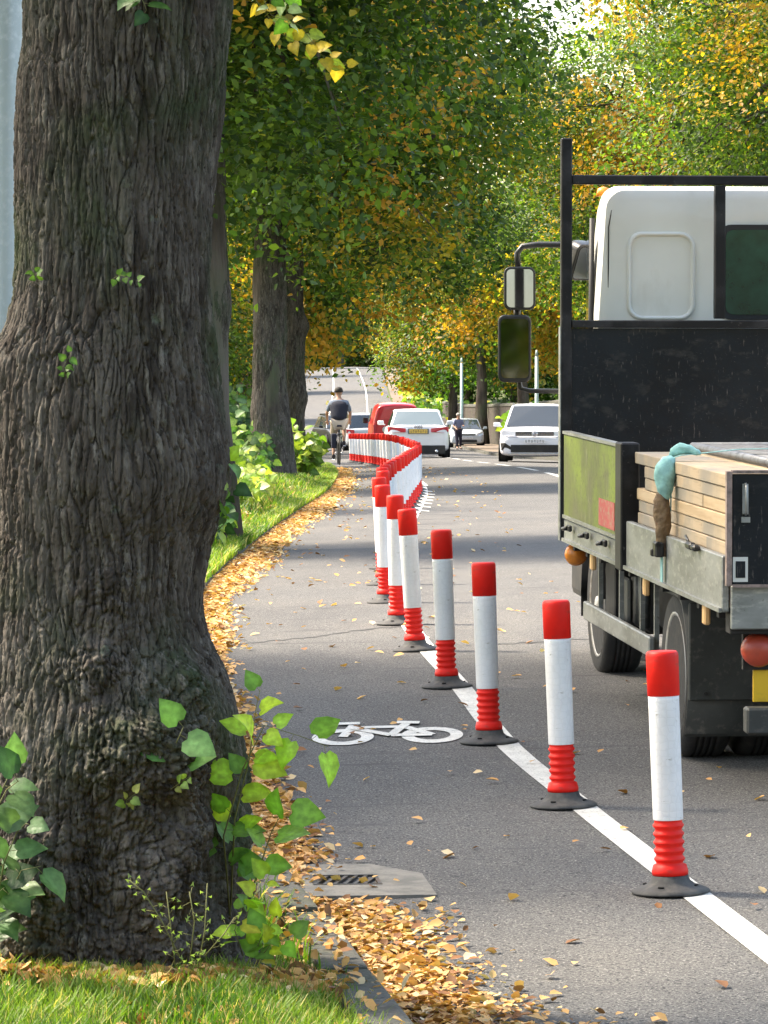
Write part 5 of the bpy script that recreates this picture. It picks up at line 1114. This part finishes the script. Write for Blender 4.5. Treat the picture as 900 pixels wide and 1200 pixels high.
def det_far(o, bxm, hw, yf, yr, H):
    for s in (-1, 1):
        b = MB(); b.prism([(s*.50,yr-.03,.78),(s*.50,yr-.03,.92),(s*(hw-.05),yr+.08,.95),(s*(hw-.05),yr+.08,.78)], (0,.05,0)); b.build('tail_light', M['tail_lens'], o)
    plate(bxm, M['plate_y'], yr-.02, .70, False); bxm('diffuser', M['chassis'], -hw*.85, hw*.85, yr-.01, yr+.2, .2, .42, bev=.03)
def det_ff(o, bxm, hw, yf, yr, H):
    for s in (-1, 1):
        b = MB(); b.prism([(s*.44,yf+.01,.64),(s*.44,yf+.01,.78),(s*(hw-.08),yf-.16,.86),(s*(hw-.08),yf-.12,.68)], (0,-.05,0)); b.build('headlight', M['head_lens'], o)
        bxm('roof_bar', M['plastic'], s*.60-.02, s*.60+.02, -1.3, .2, H+.0, H+.06, bev=.01)
    bxm('cross_bar', M['plastic'], -.86, .86, -.2, -.12, H+.062, H+.10, bev=.01)
    bxm('grille', M['chassis'], -.42, .42, yf-.02, yf+.014, .52, .70, bev=.02); plate(bxm, M['plate_w'], yf+.03, .44, True)
car('car', 'black car with roof bars half hidden behind the cyclist', 'car', at(396,176), 176, math.pi+R(14), M['black_car'], L=4.3, W=1.78, H=1.56, belt=.98, hood=(1,.64,.88), gh=(.95,.25,-1.5,-1.95), style='hatch', details=det_ff, group='far cars')
car('car', 'silver grey car with a dark rear window, between the cyclist and the red van', 'car', at(424,160), 160, R(5), M['blue_car'], L=4.3, W=1.78, H=1.62, belt=1.0, tail=(1,.66,1.02), gh=(.95,.25,-1.6,-2.0), style='hatch', details=det_far, group='far cars')
car('car', 'pale estate car whose roof shows behind the white saloon and red van', 'car', at(497,168), 168, R(0), M['blue_car'], L=4.5, W=1.8, H=1.62, belt=.98, gh=(.95,.25,-1.6,-2.1), style='hatch', details=det_far, group='far cars')

# ------------------------------------------------------------------ people
def skin_body(name, pts, edges, rad, m, parent, root=0, sub_=2):
    me = bpy.data.meshes.new(name); me.from_pydata([Vector(p_) for p_ in pts], edges, []); o = bpy.data.objects.new(name, me); COL.objects.link(o)
    s = o.modifiers.new('skin', 'SKIN'); s.use_smooth_shade = True
    lay = me.skin_vertices[0].data if me.skin_vertices else None
    if lay is None:
        bm_ = bmesh.new(); bm_.from_mesh(me); bm_.verts.layers.skin.verify(); bm_.to_mesh(me); bm_.free(); lay = me.skin_vertices[0].data
    for i, r_ in enumerate(rad): lay[i].radius = (r_, r_) if not isinstance(r_, tuple) else r_; lay[i].use_root = (i == root)
    ss = o.modifiers.new('s', 'SUBSURF'); ss.levels = sub_; ss.render_levels = sub_
    dg = bpy.context.evaluated_depsgraph_get(); dg.update(); me2 = bpy.data.meshes.new_from_object(o.evaluated_get(dg)); bpy.data.objects.remove(o)
    me2.name = name
    for p_ in me2.polygons: p_.use_smooth = True
    return link(name, me2, m, parent)
def figure(o, J, vest, shirtm, legm, shorts, hairm):
    """J: joint dict in local metres"""
    K_ = {}; P_ = []; E = []; Rr_ = []
    def a(n, p_, r_, par=None):
        K_[n] = len(P_); P_.append(p_); Rr_.append(r_)
        if par: E.append((K_[par], K_[n]))
    a('pelvis', J['pelvis'], .13); a('waist', J['waist'], (.125,.10), 'pelvis'); a('chest', J['chest'], (.165,.11), 'waist'); a('neck', J['neck'], .06, 'chest')
    n_, h_ = Vector(J['neck']), Vector(J['head']); a('chin', n_.lerp(h_, .45), .062, 'neck'); a('head', h_, .088, 'chin'); a('crown', h_+(h_-n_).normalized()*.085, .062, 'head')
    f = Vector(J.get('face', (0,1,0))); a('nose', h_+f*.105+Vector((0,0,-.02)), .014, 'head'); sd = f.cross(Vector((0,0,1))).normalized()
    a('earl', h_+sd*.095, .014, 'head'); a('earr', h_-sd*.095, .014, 'head')
    for s in ('l','r'):
        a('sh'+s, J['sh'+s], .062, 'chest'); a('el'+s, J['el'+s], .042, 'sh'+s); a('wr'+s, J['wr'+s], .028, 'el'+s)
        w = Vector(J['wr'+s]); dr = (w-Vector(J['el'+s])).normalized(); pm = w+dr*.07; a('pa'+s, pm, .032, 'wr'+s); sx = dr.cross(Vector((0,0,1))).normalized()
        for k in range(4):
            q = pm + sx*(k-1.5)*.02 + dr*.035; a(f'f{k}{s}', q, .010, 'pa'+s); a(f'g{k}{s}', q+dr*.025+Vector((0,0,-.025)), .008, f'f{k}{s}')
        a('th'+s, w+dr*.04+sx*(-.045 if s == 'l' else .045)+Vector((0,0,-.01)), .010, 'pa'+s)
        a('hip'+s, J['hip'+s], .10, 'pelvis'); a('kn'+s, J['kn'+s], .060, 'hip'+s); a('ca'+s, Vector(J['kn'+s]).lerp(Vector(J['an'+s]), .35), .054, 'kn'+s); a('an'+s, J['an'+s], .035, 'ca'+s); a('to'+s, J['to'+s], .032, 'an'+s)
    skin_body('body', P_, E, Rr_, M['skin'], o)
    V_ = lambda *k: [Vector(J[q]) for q in k]
    g_ = [J['pelvis'], J['waist'], J['chest'], n_.lerp(Vector(J['chest']), .35)]
    skin_body('shirt', g_+[J['shl'], Vector(J['shl']).lerp(Vector(J['ell']), .9), J['shr'], Vector(J['shr']).lerp(Vector(J['elr']), .9)], [(0,1),(1,2),(2,3),(2,4),(4,5),(2,6),(6,7)], [.135,(.14,.115),(.18,.125),.085,.082,.062,.082,.062], M[shirtm], o)
    if vest:
        sp_ = [Vector(J['pelvis'])+Vector((0,.02,.03)), Vector(J['waist']), Vector(J['waist']).lerp(Vector(J['chest']), .5), Vector(J['chest']), Vector(J['chest'])+Vector((0,.01,.07)), Vector(J['neck']).lerp(Vector(J['chest']), .25), Vector(J['neck']).lerp(Vector(J['chest']), .1)]
        b = MB(); b.loft([[(c_.x+hw_*math.cos(a_), c_.y+hd_*math.sin(a_), c_.z+.02*math.sin(a_)) for a_ in np.linspace(0, 2*math.pi, 20, endpoint=False)] for c_, (hw_, hd_) in zip(sp_, ((.20,.155),(.205,.16),(.225,.17),(.25,.175),(.245,.16),(.14,.11),(.085,.085)))]); b.build('vest', M[vest], o, 1)
    e = .98 if not shorts else .95
    tgt = 'an' if not shorts else 'kn'
    skin_body(legm, [J['pelvis'], J['hipl'], J['knl'], Vector(J['knl']).lerp(Vector(J[tgt+'l']), .9), J['hipr'], J['knr'], Vector(J['knr']).lerp(Vector(J[tgt+'r']), .9)] if not shorts else
              [J['pelvis'], J['hipl'], Vector(J['hipl']).lerp(Vector(J['knl']), e), J['hipr'], Vector(J['hipr']).lerp(Vector(J['knr']), e)],
              [(0,1),(1,2),(2,3),(0,4),(4,5),(5,6)] if not shorts else [(0,1),(1,2),(0,3),(3,4)], [.148,.122,.082,.062,.122,.082,.062] if not shorts else [.155,.128,.088,.128,.088], M[legm], o)
    for s in ('l','r'):
        A_, T_ = Vector(J['an'+s]), Vector(J['to'+s]); b = MB(); b.tube([A_+(A_-T_).normalized()*.05+Vector((0,0,-.045)), A_+Vector((0,0,-.035)), A_.lerp(T_,.6)+Vector((0,0,-.02)), T_+(T_-A_).normalized()*.05+Vector((0,0,-.015))], [.035,.048,.044,.022], 10); b.build('shoe', M['shoe'], o)
    b = MB(); b.lathe([(.099,-.02),(.104,.02),(.096,.06),(.07,.095),(.03,.112),(.0001,.115)], 18, h_+Vector((0,-.012,.012))); b.build('hair', M[hairm], o)
# cyclist, seen from behind
cxx, cd = at(397,90), 90.0; cz = float(zroad(cxx, cd)); crz = R(3)
bk = thing('bicycle', 'dark bicycle ridden along the cycle lane, with a dark pannier', 'bicycle', (cxx, cd, cz), crz)
def wheelb(y):
    b = MB(); b.lathe([(.335,-.016),(.35,-.012),(.352,0),(.35,.012),(.335,.016),(.328,0),(.335,-.016)], 30, (0,y,.352), 'x')
    for k in range(12): a_ = k*math.pi/6; b.tube([(0,y,.352),(0,y+.33*math.cos(a_),.352+.33*math.sin(a_))], .003, 3)
    return b.build('wheel', M['tyre'], bk)
wheelb(-.52); wheelb(.52)
b = MB()
for q in ([(0,-.52,.352),(0,-.08,.30)], [(0,-.08,.30),(0,-.20,.86)], [(0,-.19,.82),(0,.36,.86)], [(0,-.08,.30),(0,.38,.80)], [(0,-.52,.352),(0,-.19,.80)], [(0,.34,.98),(0,.52,.352)]): b.tube(q, .02, 8)
for s in (-.09, .09): b.tube([(s,-.52,.352),(s*.4,-.2,.78)], .010, 6)
b.build('frame', M['bikeframe'], bk)
b = MB(); b.tube([(-.30,.26,1.05),(-.24,.34,1.06),(0,.36,1.04),(.24,.34,1.06),(.30,.26,1.05)], .015, 8); b.tube([(0,.35,.95),(0,.36,1.04)], .018, 8); b.build('handlebar', M['bikeframe'], bk)
b = MB(); b.loft([[(-w_,y,z_),(w_,y,z_),(w_*.7,y,z_+.05),(-w_*.7,y,z_+.05)] for y, w_, z_ in ((-.34,.07,.94),(-.28,.085,.935),(-.16,.045,.94),(-.05,.02,.94))]); b.tube([(0,-.2,.86),(0,-.22,.94)], .016, 8); b.build('saddle', M['bag'], bk)
b = MB(); b.tube([(0,-.08,.30),(-.09,-.08,.30),(-.09,-.08,.13),(-.17,-.08,.13)], .012, 6); b.tube([(0,-.08,.30),(.09,-.08,.30),(.09,-.08,.47),(.17,-.08,.47)], .012, 6); b.build('crank', M['chrome'], bk)
b = MB(); b.box((-.14,-.50,.60), (.13,.30,.36), .03, 2); b.build('pannier', M['bag'], bk)
b = MB(); b.bx(-.06,.06,-.78,-.22,.765,.785,.004); b.tube([(.05,-.75,.77),(.02,-.52,.352)],.006,5); b.build('luggage_rack', M['bikeframe'], bk)
pr = thing('person', 'cyclist from behind in a dark sleeveless jacket over a pale shirt and light shorts', 'person', (cxx, cd, cz), crz)
figure(pr, dict(pelvis=(0,-.22,1.06), waist=(0,-.17,1.24), chest=(0,-.08,1.48), neck=(0,-.03,1.64), head=(0,.0,1.80), face=(0,1,0),
    shl=(-.19,-.08,1.53), ell=(-.29,.03,1.28), wrl=(-.28,.20,1.10), shr=(.19,-.08,1.53), elr=(.29,.03,1.28), wrr=(.28,.20,1.10),
    hipl=(-.10,-.20,1.02), knl=(-.13,.12,.70), anl=(-.13,-.06,.25), tol=(-.13,.08,.18), hipr=(.10,-.20,1.02), knr=(.14,.16,.92), anr=(.13,-.02,.58), tor=(.13,.12,.53)), 'navy', 'shirt', 'shorts', True, 'hair')
# person by the silver hatchback
px_, pd_ = at(537,172), 172.0
pr2 = thing('person', 'small figure in a blue grey top and dark trousers standing before the silver hatchback', 'person', (px_, pd_, float(zroad(px_, pd_))), R(200))
figure(pr2, dict(pelvis=(0,0,.93), waist=(0,0,1.08), chest=(0,0,1.30), neck=(0,0,1.46), head=(0,.02,1.60), face=(0,1,0),
    shl=(-.17,0,1.36), ell=(-.24,.06,1.10), wrl=(-.16,.26,1.12), shr=(.17,0,1.36), elr=(.25,.02,1.10), wrr=(.20,.22,1.0),
    hipl=(-.09,0,.88), knl=(-.10,.04,.48), anl=(-.11,-.02,.09), tol=(-.13,.12,.045), hipr=(.09,0,.88), knr=(.11,.10,.49), anr=(.12,.16,.09), tor=(.14,.30,.045)), None, 'top', 'trousers', False, 'grey_hair')

# ------------------------------------------------------------------ camera, light
cam = bpy.data.cameras.new('camera'); co = bpy.data.objects.new('camera', cam); COL.objects.link(co); S.camera = co
co.location = (0,0,0); co.rotation_euler = (R(90), 0, 0); cam.sensor_fit = 'VERTICAL'; cam.sensor_height = 24; cam.lens = 24*F/1200; cam.shift_y = -(600-HY)/1200
cam.clip_start = .1; cam.clip_end = 8000
AZ, EL = 292.0, 50.0      # compass direction the sun stands in: left and a little ahead
w = bpy.data.worlds.new('World'); S.world = w; w.use_nodes = True; nt = w.node_tree
bg = nt.nodes['Background']; sk = nt.nodes.new('ShaderNodeTexSky'); sk.sky_type = 'NISHITA'; sk.sun_disc = False; sk.sun_elevation = R(EL); sk.sun_rotation = R(AZ); sk.air_density = 1.2; sk.dust_density = 3.5; sk.ozone_density = 1
nt.links.new(sk.outputs[0], bg.inputs[0]); bg.inputs[1].default_value = .15
sl = bpy.data.lights.new('sun', 'SUN'); so = bpy.data.objects.new('sun', sl); COL.objects.link(so); sl.energy = 2.8; sl.angle = R(6); sl.color = (1,.93,.82)
v = Vector((math.sin(R(AZ))*math.cos(R(EL)), math.cos(R(AZ))*math.cos(R(EL)), math.sin(R(EL))))
so.rotation_euler = v.to_track_quat('Z', 'Y').to_euler(); so.location = (0,0,30)
S.view_settings.view_transform = 'Standard'; S.view_settings.look = 'None'; S.view_settings.gamma = 1; S.view_settings.exposure = 2.05; S.view_settings.use_curve_mapping = False
S.view_settings.use_white_balance = True; S.view_settings.white_balance_temperature = 7150; S.view_settings.white_balance_tint = 8
S.cycles.max_bounces = 8; S.cycles.diffuse_bounces = 4; S.cycles.transmission_bounces = 4; S.cycles.use_denoising = True
S.cycles.sample_clamp_indirect = 8
